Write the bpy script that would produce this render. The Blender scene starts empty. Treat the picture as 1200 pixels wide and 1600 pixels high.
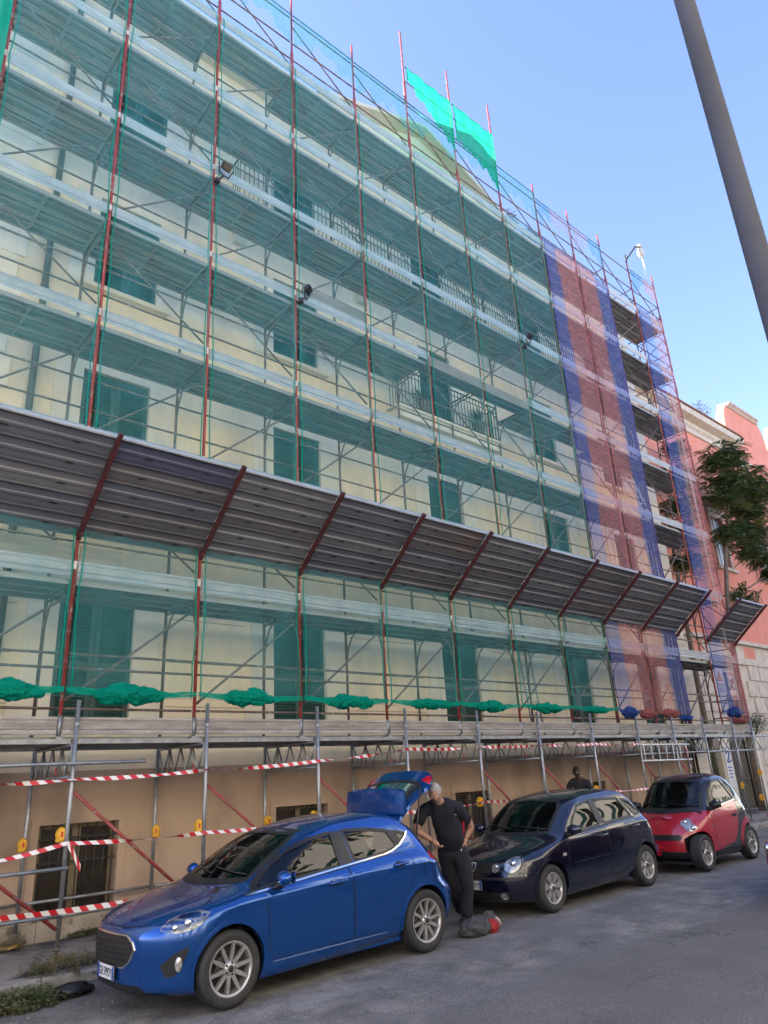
import bpy, bmesh, math, random
from mathutils import Vector, Matrix
from mathutils import noise as mnoise
from mathutils.geometry import delaunay_2d_cdt
import numpy as np
random.seed(7); RNG = np.random.default_rng(7)
R = math.radians; PI = math.pi
SC = bpy.context.scene; COL = SC.collection

# ------------------------------------------------------------------ camera, sky, sun, exposure
CAMX, CAMY, CAMZ = -3.115, -9.542, 1.80
YAW, PITCH, ROLL = 0.7399802, 0.3541596, -0.0573813
def setup_camera():
    cy, sy, cp, sp = math.cos(YAW), math.sin(YAW), math.cos(PITCH), math.sin(PITCH)
    F = Vector((sy*cp, cy*cp, sp)); Rt = Vector((cy, -sy, 0)); Up = Rt.cross(F)
    c, s = math.cos(ROLL), math.sin(ROLL)
    r2 = c*Rt + s*Up; u2 = -s*Rt + c*Up
    cam = bpy.data.cameras.new('camera'); o = bpy.data.objects.new('camera', cam); COL.objects.link(o)
    m = Matrix((r2, u2, -F)).transposed().to_4x4(); m.translation = (CAMX, CAMY, CAMZ); o.matrix_world = m
    cam.sensor_fit = 'VERTICAL'; cam.sensor_height = 24.0; cam.lens = 24.0*1128.04/1600.0
    cam.clip_start = 0.05; cam.clip_end = 3000
    SC.camera = o
setup_camera()
SUN_AZ, SUN_EL = R(-38), R(30)          # azimuth from +Y towards +X
def setup_light():
    w = bpy.data.worlds.new('World'); SC.world = w; w.use_nodes = True
    nt = w.node_tree; bg = nt.nodes['Background']
    sky = nt.nodes.new('ShaderNodeTexSky'); sky.sky_type = 'NISHITA'; sky.sun_disc = False
    sky.sun_elevation = SUN_EL; sky.sun_rotation = SUN_AZ
    sky.air_density = 1.0; sky.dust_density = .35; sky.ozone_density = 3.0; sky.altitude = 30
    mx = nt.nodes.new('ShaderNodeMix'); mx.data_type = 'RGBA'; mx.blend_type = 'MULTIPLY'; mx.inputs[0].default_value = 1
    nt.links.new(sky.outputs[0], mx.inputs[6]); mx.inputs[7].default_value = (1.02, .90, .98, 1)      # slightly violet evening sky
    nt.links.new(mx.outputs[2], bg.inputs[0]); bg.inputs[1].default_value = 0.105
    l = bpy.data.lights.new('sun', 'SUN'); l.energy = 5.0; l.angle = R(0.5); l.color = (1.0, 0.93, 0.82)
    o = bpy.data.objects.new('sun', l); COL.objects.link(o)
    d = Vector((math.sin(SUN_AZ)*math.cos(SUN_EL), math.cos(SUN_AZ)*math.cos(SUN_EL), math.sin(SUN_EL)))
    o.rotation_euler = d.to_track_quat('Z', 'Y').to_euler(); o.location = d*60
    vs = SC.view_settings; vs.view_transform = 'Standard'; vs.look = 'None'; vs.gamma = 1; vs.exposure = 2.4
    SC.cycles.transparent_max_bounces = 24; SC.cycles.max_bounces = 8
setup_light()

# ------------------------------------------------------------------ ground height (the street climbs gently to the right)
def G(x): return -0.04 + 0.0085*(min(max(x, -30), 70) - 1.885)

# ------------------------------------------------------------------ materials
MATS = {}
def mat(name, c1, c2=None, rough=0.6, metal=0.0, scale=8.0, detail=4.0, bump=0.0, bscale=None, coat=0.0,
        stretch=(1, 1, 1), lo=0.35, hi=0.65, c3=None, scale3=30.0, lo3=0.6, hi3=0.7, spec=0.5, rvar=0.0):
    if name in MATS: return MATS[name]
    m = bpy.data.materials.new(name); m.use_nodes = True; nt = m.node_tree; N = nt.nodes; L = nt.links
    p = N['Principled BSDF']
    p.inputs['Roughness'].default_value = rough; p.inputs['Metallic'].default_value = metal
    p.inputs['Coat Weight'].default_value = coat; p.inputs['Coat Roughness'].default_value = 0.03
    p.inputs['Specular IOR Level'].default_value = spec
    p.inputs['Base Color'].default_value = (*c1, 1)
    if c2 is not None or bump:
        tc = N.new('ShaderNodeTexCoord'); mp = N.new('ShaderNodeMapping'); mp.inputs['Scale'].default_value = stretch
        geo = N.new('ShaderNodeNewGeometry')
        L.new(geo.outputs['Position'], mp.inputs[0])
    if c2 is not None:
        nz = N.new('ShaderNodeTexNoise'); nz.inputs['Scale'].default_value = scale; nz.inputs['Detail'].default_value = detail
        L.new(mp.outputs[0], nz.inputs['Vector'])
        cr = N.new('ShaderNodeValToRGB'); cr.color_ramp.elements[0].position = lo; cr.color_ramp.elements[1].position = hi
        cr.color_ramp.elements[0].color = (*c1, 1); cr.color_ramp.elements[1].color = (*c2, 1)
        L.new(nz.outputs['Fac'], cr.inputs[0]); out = cr.outputs[0]
        if c3 is not None:
            n3 = N.new('ShaderNodeTexNoise'); n3.inputs['Scale'].default_value = scale3; n3.inputs['Detail'].default_value = 3
            L.new(mp.outputs[0], n3.inputs['Vector'])
            r3 = N.new('ShaderNodeMapRange'); r3.inputs[1].default_value = lo3; r3.inputs[2].default_value = hi3
            L.new(n3.outputs['Fac'], r3.inputs[0])
            mx = N.new('ShaderNodeMix'); mx.data_type = 'RGBA'; L.new(r3.outputs[0], mx.inputs[0])
            L.new(out, mx.inputs[6]); mx.inputs[7].default_value = (*c3, 1); out = mx.outputs[2]
        L.new(out, p.inputs['Base Color'])
        if rvar:
            rr = N.new('ShaderNodeMapRange'); rr.inputs[3].default_value = rough-rvar; rr.inputs[4].default_value = rough+rvar
            L.new(nz.outputs['Fac'], rr.inputs[0]); L.new(rr.outputs[0], p.inputs['Roughness'])
    if bump:
        nb = N.new('ShaderNodeTexNoise'); nb.inputs['Scale'].default_value = bscale or scale*4; nb.inputs['Detail'].default_value = 5
        L.new(mp.outputs[0], nb.inputs['Vector'])
        b = N.new('ShaderNodeBump'); b.inputs['Strength'].default_value = bump; b.inputs['Distance'].default_value = 0.02
        L.new(nb.outputs['Fac'], b.inputs['Height']); L.new(b.outputs[0], p.inputs['Normal'])
    MATS[name] = m; return m

def net_mat(name, col, alpha=0.4, var=0.1):
    """fine woven netting: part of every pixel is thread (diffuse + translucent), the rest is holes"""
    if name in MATS: return MATS[name]
    m = bpy.data.materials.new(name); m.use_nodes = True; nt = m.node_tree; N = nt.nodes; L = nt.links
    N.remove(N['Principled BSDF'])
    out = N['Material Output']
    tr = N.new('ShaderNodeBsdfTransparent'); df = N.new('ShaderNodeBsdfDiffuse'); tl = N.new('ShaderNodeBsdfTranslucent')
    df.inputs[0].default_value = (*col, 1); tl.inputs[0].default_value = (*col, 1)
    m1 = N.new('ShaderNodeMixShader'); m1.inputs[0].default_value = 0.5; L.new(df.outputs[0], m1.inputs[1]); L.new(tl.outputs[0], m1.inputs[2])
    geo = N.new('ShaderNodeNewGeometry'); mp = N.new('ShaderNodeMapping'); mp.inputs['Scale'].default_value = (1, 1, 0.45)
    L.new(geo.outputs['Position'], mp.inputs[0])
    nz = N.new('ShaderNodeTexNoise'); nz.inputs['Scale'].default_value = 3.0; nz.inputs['Detail'].default_value = 6; nz.inputs['Roughness'].default_value = 0.6
    L.new(mp.outputs[0], nz.inputs['Vector'])
    mr = N.new('ShaderNodeMapRange'); mr.inputs[1].default_value = 0.3; mr.inputs[2].default_value = 0.7
    mr.inputs[3].default_value = alpha-var; mr.inputs[4].default_value = alpha+var
    L.new(nz.outputs['Fac'], mr.inputs[0])
    m2 = N.new('ShaderNodeMixShader'); L.new(mr.outputs[0], m2.inputs[0]); L.new(tr.outputs[0], m2.inputs[1]); L.new(m1.outputs[0], m2.inputs[2])
    L.new(m2.outputs[0], out.inputs[0]); MATS[name] = m; return m

def glass_mat(name, tint=(0.25, 0.3, 0.3), ior=1.5, boost=0.0):
    if name in MATS: return MATS[name]
    m = bpy.data.materials.new(name); m.use_nodes = True; nt = m.node_tree; N = nt.nodes; L = nt.links
    N.remove(N['Principled BSDF']); out = N['Material Output']
    tr = N.new('ShaderNodeBsdfTransparent'); tr.inputs[0].default_value = (*tint, 1)
    gl = N.new('ShaderNodeBsdfGlossy'); gl.inputs['Roughness'].default_value = 0.01; gl.inputs[0].default_value = (.95, .97, 1, 1)
    fr = N.new('ShaderNodeFresnel'); fr.inputs[0].default_value = ior
    ad = N.new('ShaderNodeMath'); ad.operation = 'ADD'; ad.use_clamp = True; ad.inputs[1].default_value = boost; L.new(fr.outputs[0], ad.inputs[0])
    mx = N.new('ShaderNodeMixShader'); L.new(ad.outputs[0], mx.inputs[0]); L.new(tr.outputs[0], mx.inputs[1]); L.new(gl.outputs[0], mx.inputs[2])
    L.new(mx.outputs[0], out.inputs[0]); MATS[name] = m; return m

def stripe_mat(name):
    if name in MATS: return MATS[name]
    m = bpy.data.materials.new(name); m.use_nodes = True; nt = m.node_tree; N = nt.nodes; L = nt.links
    p = N['Principled BSDF']; p.inputs['Roughness'].default_value = 0.4
    uv = N.new('ShaderNodeTexCoord'); sp = N.new('ShaderNodeSeparateXYZ'); L.new(uv.outputs['UV'], sp.inputs[0])
    fr = N.new('ShaderNodeMath'); fr.operation = 'FRACT'; L.new(sp.outputs[0], fr.inputs[0])
    gt = N.new('ShaderNodeMath'); gt.operation = 'GREATER_THAN'; gt.inputs[1].default_value = 0.5; L.new(fr.outputs[0], gt.inputs[0])
    mx = N.new('ShaderNodeMix'); mx.data_type = 'RGBA'; L.new(gt.outputs[0], mx.inputs[0])
    mx.inputs[6].default_value = (.75, .73, .7, 1); mx.inputs[7].default_value = (.55, .02, .03, 1)
    L.new(mx.outputs[2], p.inputs['Base Color']); MATS[name] = m; return m

M = dict(
 red_steel=lambda: mat('red_painted_steel', (.33,.045,.045), (.22,.045,.035), .5, .0, scale=6, stretch=(1,1,.6), c3=(.27,.22,.2), scale3=22, lo3=.60, hi3=.66),
 brown_steel=lambda: mat('rusty_brown_steel', (.115,.075,.06), (.19,.15,.13), .6, .2, scale=7, c3=(.38,.35,.32), scale3=26, lo3=.62, hi3=.67),
 dark_red=lambda: mat('dark_red_rib_steel', (.085,.018,.02), (.05,.016,.016), .5, 0, scale=5),
 galv=lambda: mat('galvanised_steel', (.36,.37,.38), (.25,.26,.27), .42, .65, scale=9, c3=(.14,.12,.1), scale3=40, lo3=.66, hi3=.72),
 deck=lambda: mat('weathered_deck_steel', (.32,.33,.34), (.27,.28,.29), .55, .2, scale=1.3, stretch=(1,1,1), c3=(.40,.39,.36), scale3=30, lo3=.70, hi3=.74),
 toe=lambda: mat('toe_board_steel', (.43,.45,.46), (.34,.36,.37), .5, .2, scale=4, stretch=(.6,1,2), c3=(.55,.53,.48), scale3=26, lo3=.66, hi3=.7),
 fan=lambda: mat('canopy_sheet_steel', (.150,.160,.195), (.125,.133,.165), .5, .3, scale=1.1, c3=(.20,.155,.14), scale3=.7, lo3=.64, hi3=.9),
 dirty_toe=lambda: mat('dirty_toe_board', (.36,.33,.30), (.24,.22,.20), .6, .1, scale=4, stretch=(.6,1,3), c3=(.55,.52,.47), scale3=24, lo3=.66, hi3=.7),
 yellow_wall=lambda: mat('ochre_plaster', (.83,.71,.51), (.77,.65,.45), .85, 0, scale=1.4, detail=8, stretch=(1,1,.45), bump=.12, bscale=60, c3=(.66,.56,.42), scale3=1.1, lo3=.5, hi3=.72),
 base_wall=lambda: mat('base_plaster', (.48,.345,.25), (.42,.30,.215), .85, 0, scale=1.2, detail=8, bump=.2, bscale=40, c3=(.27,.20,.15), scale3=1.1, lo3=.5, hi3=.72, stretch=(1,1,.55)),
 cream=lambda: mat('cream_plaster', (.76,.70,.57), (.69,.63,.51), .85, 0, scale=2.0, bump=.08, bscale=50),
 soffit=lambda: mat('grey_soffit_plaster', (.62,.58,.50), (.55,.52,.45), .9, 0, scale=2),
 stone=lambda: mat('travertine_plinth', (.40,.34,.26), (.27,.22,.165), .9, 0, scale=3.5, bump=.5, bscale=22, c3=(.13,.12,.08), scale3=6, lo3=.56, hi3=.7),
 shutter=lambda: mat('green_shutter_paint', (.030,.085,.070), (.024,.066,.056), .5, 0, scale=5),
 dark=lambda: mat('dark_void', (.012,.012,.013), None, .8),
 iron=lambda: mat('dark_iron', (.035,.035,.038), (.055,.045,.04), .55, .4, scale=14),
 rust_pipe=lambda: mat('brown_downpipe', (.105,.062,.045), (.075,.05,.04), .5, .1, scale=5),
 wood=lambda: mat('grey_old_wood', (.28,.245,.20), (.19,.165,.135), .8, 0, scale=6, stretch=(.3,3,3)),
 window_wood=lambda: mat('old_window_wood', (.22,.17,.10), (.15,.115,.07), .7, 0, scale=10),
 dusty_glass=lambda: mat('dusty_dark_glass', (.022,.017,.013), (.045,.035,.027), .3, 0, scale=6),
 asphalt=lambda: None,
 white=lambda: mat('white_paint', (.75,.75,.74), (.68,.68,.67), .5, 0, scale=5),
 yellow_plastic=lambda: mat('yellow_plastic', (.78,.42,.02), (.68,.36,.02), .4, 0, scale=12),
 red_plastic=lambda: mat('red_plastic', (.55,.03,.02), None, .4),
 black_plastic=lambda: mat('black_plastic', (.016,.016,.017), None, .45),
 rubber=lambda: mat('tyre_rubber', (.022,.022,.022), (.034,.033,.032), .75, 0, scale=20),
 alloy=lambda: mat('alloy_wheel', (.60,.58,.55), (.48,.46,.44), .3, .75, scale=9),
 chrome=lambda: mat('chrome', (.85,.85,.85), None, .1, 1.0),
 lens=lambda: glass_mat('lamp_lens', (.85,.88,.9), 1.45, .03),
 glass=lambda: glass_mat('car_glass', (.30,.34,.33), 1.5, .0),
 reflector=lambda: mat('lamp_reflector', (.72,.70,.66), (.30,.29,.28), .22, .45, scale=26),
 cabin=lambda: mat('cabin_trim', (.022,.022,.024), (.03,.03,.032), .8, 0, scale=8),
 seat=lambda: mat('seat_cloth', (.045,.045,.05), (.035,.035,.04), .9, 0, scale=30),
 leaf=lambda: None,
)
def mt(k): return M[k]()

# ------------------------------------------------------------------ mesh building
class MB:
    def __init__(s): s.v = []; s.f = []; s.m = []; s.mi = 0; s.smooth = []
    def add(s, verts, faces, smooth=False):
        o = len(s.v); s.v += [tuple(v) for v in verts]
        for f in faces: s.f.append(tuple(o+i for i in f)); s.m.append(s.mi); s.smooth.append(smooth)
        return s
    def box(s, a, b):
        (x0, y0, z0), (x1, y1, z1) = a, b
        if x0 > x1: x0, x1 = x1, x0
        if y0 > y1: y0, y1 = y1, y0
        if z0 > z1: z0, z1 = z1, z0
        return s.add([(x0,y0,z0),(x1,y0,z0),(x1,y1,z0),(x0,y1,z0),(x0,y0,z1),(x1,y0,z1),(x1,y1,z1),(x0,y1,z1)],
              [(0,3,2,1),(4,5,6,7),(0,1,5,4),(1,2,6,5),(2,3,7,6),(3,0,4,7)])
    def obox(s, p0, p1, w, h, up=(0,0,1)):
        """bar of section w x h from p0 to p1"""
        p0 = Vector(p0); p1 = Vector(p1); d = (p1-p0).normalized(); u = Vector(up)
        if abs(d.dot(u)) > .97: u = Vector((1,0,0))
        sd = d.cross(u).normalized(); u = sd.cross(d)
        vs = [p+sd*a*w/2+u*b*h/2 for p in (p0, p1) for a, b in ((-1,-1),(1,-1),(1,1),(-1,1))]
        return s.add(vs, [(0,1,2,3),(7,6,5,4),(0,4,5,1),(1,5,6,2),(2,6,7,3),(3,7,4,0)])
    def tube(s, p0, p1, r, r1=None, n=8, cap=True):
        return s.poly([p0, p1], [r, r if r1 is None else r1], n, cap)
    def poly(s, pts, r, n=8, cap=True, closed=False):
        pts = [Vector(p) for p in pts]; k = len(pts)
        rs = r if isinstance(r, (list, tuple)) else [r]*k
        vs = []; prev = None
        for i, p in enumerate(pts):
            d = (pts[(i+1) % k]-pts[i-1]) if closed else (pts[min(i+1, k-1)]-pts[max(i-1, 0)])
            d.normalize()
            if prev is None:
                u = Vector((0,0,1)) if abs(d.z) < .9 else Vector((1,0,0))
                a = d.cross(u).normalized()
            else:
                a = (prev-d*prev.dot(d)).normalized()
            prev = a; b = d.cross(a)
            for j in range(n):
                t = 2*PI*j/n; vs.append(p+(a*math.cos(t)+b*math.sin(t))*rs[i])
        fs = []
        for i in range(k if closed else k-1):
            i2 = (i+1) % k
            for j in range(n):
                fs.append((i*n+j, i*n+(j+1) % n, i2*n+(j+1) % n, i2*n+j))
        s.add(vs, fs, True)
        if cap and not closed:
            o = len(s.v)-len(vs)
            s.f.append(tuple(o+j for j in reversed(range(n)))); s.f.append(tuple(o+(k-1)*n+j for j in range(n)))
            s.m += [s.mi]*2; s.smooth += [False]*2
        return s
    def extrude_x(s, prof, x0, x1, closed=False):
        """open (y,z) profile swept along x"""
        n = len(prof); vs = [(x, y, z) for x in (x0, x1) for y, z in prof]
        fs = [(i, i+1, n+i+1, n+i) for i in range(n-1)]
        if closed: fs.append((n-1, 0, n, 2*n-1)); fs += [tuple(range(n)), tuple(reversed(range(n, 2*n)))]
        return s.add(vs, fs)
    def prism(s, poly, axis, a, b):
        """polygon in the two other axes, extruded along axis from a to b"""
        n = len(poly)
        def P(c, q): 
            return (c, q[0], q[1]) if axis == 0 else ((q[0], c, q[1]) if axis == 1 else (q[0], q[1], c))
        vs = [P(a, q) for q in poly]+[P(b, q) for q in poly]
        return s.add(vs, [tuple(reversed(range(n))), tuple(range(n, 2*n))]+[(i, (i+1) % n, n+(i+1) % n, n+i) for i in range(n)])
    def lathe(s, prof, c, axis='y', n=24, ends=False):
        """(radius, offset) profile around an axis through c"""
        vs = []; k = len(prof)
        for r, h in prof:
            for j in range(n):
                t = 2*PI*j/n; a, b = r*math.cos(t), r*math.sin(t)
                vs.append({'y': (c[0]+a, c[1]+h, c[2]+b), 'z': (c[0]+a, c[1]+b, c[2]+h), 'x': (c[0]+h, c[1]+a, c[2]+b)}[axis])
        fs = [(i*n+j, i*n+(j+1) % n, (i+1)*n+(j+1) % n, (i+1)*n+j) for i in range(k-1) for j in range(n)]
        s.add(vs, fs, True)
        if ends:
            o = len(s.v)-len(vs)
            s.f.append(tuple(o+j for j in range(n))); s.f.append(tuple(o+(k-1)*n+j for j in range(n))); s.m += [s.mi]*2; s.smooth += [False]*2
        return s
    def sphere(s, c, r, n=10, sc=(1,1,1), fn=None):
        vs = []; fs = []
        for i in range(n+1):
            a = PI*i/n
            for j in range(2*n):
                b = PI*j/n
                d = Vector((math.sin(a)*math.cos(b), math.sin(a)*math.sin(b), math.cos(a)))
                k = fn(d) if fn else 1
                vs.append((c[0]+d.x*r*sc[0]*k, c[1]+d.y*r*sc[1]*k, c[2]+d.z*r*sc[2]*k))
        for i in range(n):
            for j in range(2*n):
                fs.append((i*2*n+j, (i+1)*2*n+j, (i+1)*2*n+(j+1) % (2*n), i*2*n+(j+1) % (2*n)))
        return s.add(vs, fs, True)
    def mesh(s, name, mats):
        me = bpy.data.meshes.new(name); me.from_pydata(s.v, [], s.f)
        mats = mats if isinstance(mats, (list, tuple)) else [mats]
        for m in mats: me.materials.append(m)
        me.polygons.foreach_set('material_index', s.m); me.polygons.foreach_set('use_smooth', s.smooth)
        me.validate(); me.update()
        bm = bmesh.new(); bm.from_mesh(me); bmesh.ops.recalc_face_normals(bm, faces=bm.faces); bm.to_mesh(me); bm.free()
        return me
    def build(s, name, mats, parent=None, **kw):
        return link(name, s.mesh(name, mats), parent, **kw)

def link(name, me, parent=None, loc=None, rot=None):
    o = bpy.data.objects.new(name, me); COL.objects.link(o)
    if parent is not None:
        o.parent = parent
        if loc is None: o.matrix_parent_inverse = Matrix.LocRotScale(parent.location, parent.rotation_euler, None).inverted()
    if loc is not None: o.location = loc
    if rot is not None: o.rotation_euler = rot
    return o
def local(name, me, parent, loc=(0,0,0), rot=(0,0,0)):
    """child placed in the coordinates of its parent"""
    return link(name, me, parent, loc, rot)
def tag(o, label=None, cat=None, group=None, kind=None):
    if label: o['label'] = label
    if cat: o['category'] = cat
    if group: o['group'] = group
    if kind: o['kind'] = kind
    return o
def thing(name, label, cat, loc=(0,0,0), rz=0, group=None):
    o = bpy.data.objects.new(name, None); COL.objects.link(o); o.location = loc; o.rotation_euler = (0,0,rz)
    o.empty_display_size = .3
    return tag(o, label, cat, group)
def text_mesh(name, body, size, material, depth=0.001):
    cu = bpy.data.curves.new(name, 'FONT'); cu.body = body; cu.size = size; cu.extrude = depth; cu.align_x = 'CENTER'; cu.align_y = 'CENTER'
    o = bpy.data.objects.new(name, cu); COL.objects.link(o)
    dg = bpy.context.evaluated_depsgraph_get(); me = bpy.data.meshes.new_from_object(o.evaluated_get(dg))
    bpy.data.objects.remove(o); me.materials.clear(); me.materials.append(material); me.name = name
    return me
NTH = ['first','second','third','fourth','fifth','sixth','seventh','eighth','ninth','tenth','eleventh','twelfth','thirteenth']
# ------------------------------------------------------------------ street
def asphalt_mat():
    m = bpy.data.materials.new('worn_asphalt'); m.use_nodes = True; nt = m.node_tree; N = nt.nodes; L = nt.links; p = N['Principled BSDF']
    geo = N.new('ShaderNodeNewGeometry'); sp = N.new('ShaderNodeSeparateXYZ'); L.new(geo.outputs['Position'], sp.inputs[0])
    def noise(sc, det=4, rough=.5, st=(1,1,1)):
        mp = N.new('ShaderNodeMapping'); mp.inputs['Scale'].default_value = st; L.new(geo.outputs['Position'], mp.inputs[0])
        n = N.new('ShaderNodeTexNoise'); n.inputs['Scale'].default_value = sc; n.inputs['Detail'].default_value = det; n.inputs['Roughness'].default_value = rough
        L.new(mp.outputs[0], n.inputs['Vector']); return n.outputs['Fac']
    def rng(a, f0, f1, t0, t1):
        r = N.new('ShaderNodeMapRange'); r.inputs[1].default_value = f0; r.inputs[2].default_value = f1; r.inputs[3].default_value = t0; r.inputs[4].default_value = t1
        L.new(a, r.inputs[0]); return r.outputs[0]
    def mix(f, a, b, mode='MIX'):
        x = N.new('ShaderNodeMix'); x.data_type = 'RGBA'; x.blend_type = mode
        if isinstance(f, float): x.inputs[0].default_value = f
        else: L.new(f, x.inputs[0])
        for s_, v in ((6, a), (7, b)):
            if isinstance(v, tuple): x.inputs[s_].default_value = (*v, 1)
            else: L.new(v, x.inputs[s_])
        return x.outputs[2]
    def math_(op, a, b):
        x = N.new('ShaderNodeMath'); x.operation = op
        for i, v in enumerate((a, b)):
            if isinstance(v, (int, float)): x.inputs[i].default_value = v
            else: L.new(v, x.inputs[i])
        return x.outputs[0]
    # old rough parking strip beside the kerb, newer smooth lane beyond a wavy seam
    edge = math_('ADD', sp.outputs[1], math_('MULTIPLY', math_('SUBTRACT', noise(.9, 5), .5), 1.0))
    edge = math_('ADD', edge, math_('MULTIPLY', sp.outputs[0], -0.02))
    seam = rng(edge, -4.75, -4.62, 0, 1)
    lane = mix(rng(noise(1.3, 6), .35, .65, 0, 1), (.080,.075,.070), (.100,.094,.088))
    old = mix(rng(noise(2.6, 8, .65), .36, .64, 0, 1), (.078,.073,.068), (.180,.168,.152))
    old = mix(rng(noise(.55, 4), .42, .62, 0, .8), old, (.085,.082,.082))
    base = mix(seam, lane, old)
    base = mix(rng(noise(70, 2, .8), .40, .64, 0, 1), base, mix(1.0, base, (2.4, 2.35, 2.3), 'MULTIPLY'))
    base = mix(rng(noise(120, 2, .8), .60, .66, 0, .7), base, (.24,.235,.22))
    vo = N.new('ShaderNodeTexVoronoi'); vo.feature = 'DISTANCE_TO_EDGE'; vo.inputs['Scale'].default_value = .85
    mp = N.new('ShaderNodeMapping'); L.new(geo.outputs['Position'], mp.inputs[0])
    wv = N.new('ShaderNodeVectorMath'); wv.operation = 'ADD'; n2 = N.new('ShaderNodeTexNoise'); n2.inputs['Scale'].default_value = 2.2; n2.inputs['Detail'].default_value = 6
    L.new(mp.outputs[0], n2.inputs['Vector']); L.new(mp.outputs[0], wv.inputs[0]); L.new(n2.outputs['Color'], wv.inputs[1]); L.new(wv.outputs[0], vo.inputs['Vector'])
    crack = math_('MULTIPLY', rng(vo.outputs['Distance'], .004, .016, 1, 0), rng(noise(.7, 3), .5, .65, 0, .5))
    base = mix(crack, base, (.016,.016,.016))
    base = mix(rng(noise(.35, 3, .5, (1, 2.2, 1)), .60, .72, 0, .25), base, (.045,.045,.046))
    L.new(base, p.inputs['Base Color']); p.inputs['Roughness'].default_value = .82
    bp = N.new('ShaderNodeBump'); bp.inputs['Strength'].default_value = .75; bp.inputs['Distance'].default_value = .012
    h = math_('ADD', noise(75, 3, .8), math_('MULTIPLY', math_('MULTIPLY', noise(9, 5), seam), 2.0)); h = math_('SUBTRACT', h, math_('MULTIPLY', crack, 1.0))
    L.new(h, bp.inputs['Height']); L.new(bp.outputs[0], p.inputs['Normal'])
    return m
ASPHALT = asphalt_mat()
XS = [-400, -30, -10, 0, 10, 20, 40, 70, 500]
b = MB()
ys = [-300, -60, -16, -9.3, -6, -3, -0.75, 60, 400]
b.add([(x, y, G(x)) for x in XS for y in ys], [(i*len(ys)+j, (i+1)*len(ys)+j, (i+1)*len(ys)+j+1, i*len(ys)+j+1) for i in range(len(XS)-1) for j in range(len(ys)-1)])
tag(b.build('road', ASPHALT), kind='structure')
PAVE = mat('worn_sidewalk', (.30,.27,.235), (.19,.17,.15), .9, 0, scale=2.2, detail=8, bump=.7, bscale=14, c3=(.055,.055,.06), scale3=.8, lo3=.5, hi3=.58)
KERB = mat('kerb_stone', (.36,.33,.29), (.22,.20,.175), .9, 0, scale=5, detail=7, bump=.6, bscale=18, c3=(.09,.085,.07), scale3=9, lo3=.58, hi3=.7)
KY = -0.62
b = MB(); xs = [-30 + i*2.0 for i in range(51)]
for x0, x1 in zip(xs[:-1], xs[1:]):
    for (y0, y1) in ((KY+.19, 1.9),):
        b.add([(x, y, G(x)+.115+.02*math.sin(x*1.7+y)) for x in (x0, x1) for y in (y0, .4, 1.9)], [(0,3,4,1),(1,4,5,2)])
tag(b.build('sidewalk', PAVE), kind='structure')
b = MB(); x = -30.0; rr = random.Random(3)
while x < 70:
    ln = rr.uniform(.85, 1.25); dz = rr.uniform(-.012, .012); dy = rr.uniform(-.01, .01)
    z = G(x)+.128+dz
    b.prism([(KY+dy+.02, z-.3), (KY+dy, z-.03), (KY+dy+.03, z), (KY+dy+.2, z), (KY+dy+.2, z-.3)], 0, x+.006, x+ln-.006); x += ln
tag(b.build('kerb', KERB), kind='structure')
b = MB(); b.add([(x, y, G(x)+.1) for x in XS for y in (-16, -9.0)], [(2*i, 2*i+2, 2*i+3, 2*i+1) for i in range(len(XS)-1)])
b.add([(x, -9.0+dy, G(x)+dz) for x in XS for dy, dz in ((.0, .1), (.002, -.05))], [(2*i, 2*i+2, 2*i+3, 2*i+1) for i in range(len(XS)-1)])
tag(b.build('opposite_sidewalk', PAVE), kind='structure')

# ------------------------------------------------------------------ walls with openings
def wall(b, x0, x1, z0, z1, y, holes, depth=.16, flip=1):
    """front sheet at y in cells, leaving the holes open, with reveals going back by depth"""
    xs = sorted({x0, x1, *[h[0] for h in holes], *[h[1] for h in holes]}); zs = sorted({z0, z1, *[h[2] for h in holes], *[h[3] for h in holes]})
    xs = [x for x in xs if x0 <= x <= x1]; zs = [z for z in zs if z0 <= z <= z1]
    for i in range(len(xs)-1):
        for j in range(len(zs)-1):
            cx = (xs[i]+xs[i+1])/2; cz = (zs[j]+zs[j+1])/2
            if any(h[0] < cx < h[1] and h[2] < cz < h[3] for h in holes): continue
            b.add([(xs[i],y,zs[j]),(xs[i+1],y,zs[j]),(xs[i+1],y,zs[j+1]),(xs[i],y,zs[j+1])], [(0,1,2,3)])
    for h in holes:
        q = [(h[0],h[2]),(h[1],h[2]),(h[1],h[3]),(h[0],h[3])]
        for k in range(4):
            a, c = q[k], q[(k+1) % 4]
            b.add([(a[0],y,a[1]),(c[0],y,c[1]),(c[0],y+depth*flip,c[1]),(a[0],y+depth*flip,a[1])], [(0,1,2,3)])
def shutter_leaf(w, h, open_bottom=False):
    """louvred leaf in local coordinates, hinge side x=0, bottom z=0, face towards -y"""
    b = MB(); t = .035; fr = .075
    b.box((0,0,0),(fr,t,h)).box((w-fr,0,0),(w,t,h))
    mids = [0, h*.42] if h > 1.5 else [0]
    zs = [(0, .11)]+([(h*.42, h*.42+.09)] if h > 1.5 else [])+[(h-.09, h)]
    for a, c in zs: b.box((fr,.002,a),(w-fr,t-.002,c))
    for (a, c), (d, e) in zip(zs[:-1], zs[1:]):
        z = c+.02
        while z < d-.03:
            b.add([(fr,.004,z-.016),(w-fr,.004,z-.016),(w-fr,.030,z+.022),(fr,.030,z+.022),(fr,.008,z-.022),(w-fr,.008,z-.022),(w-fr,.034,z+.016),(fr,.034,z+.016)],
                  [(0,1,2,3),(7,6,5,4),(0,4,5,1),(3,2,6,7)]); z += .052
    b.box((fr,t-.006,.1),(w-fr,t-.004,h-.05))
    return b

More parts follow.
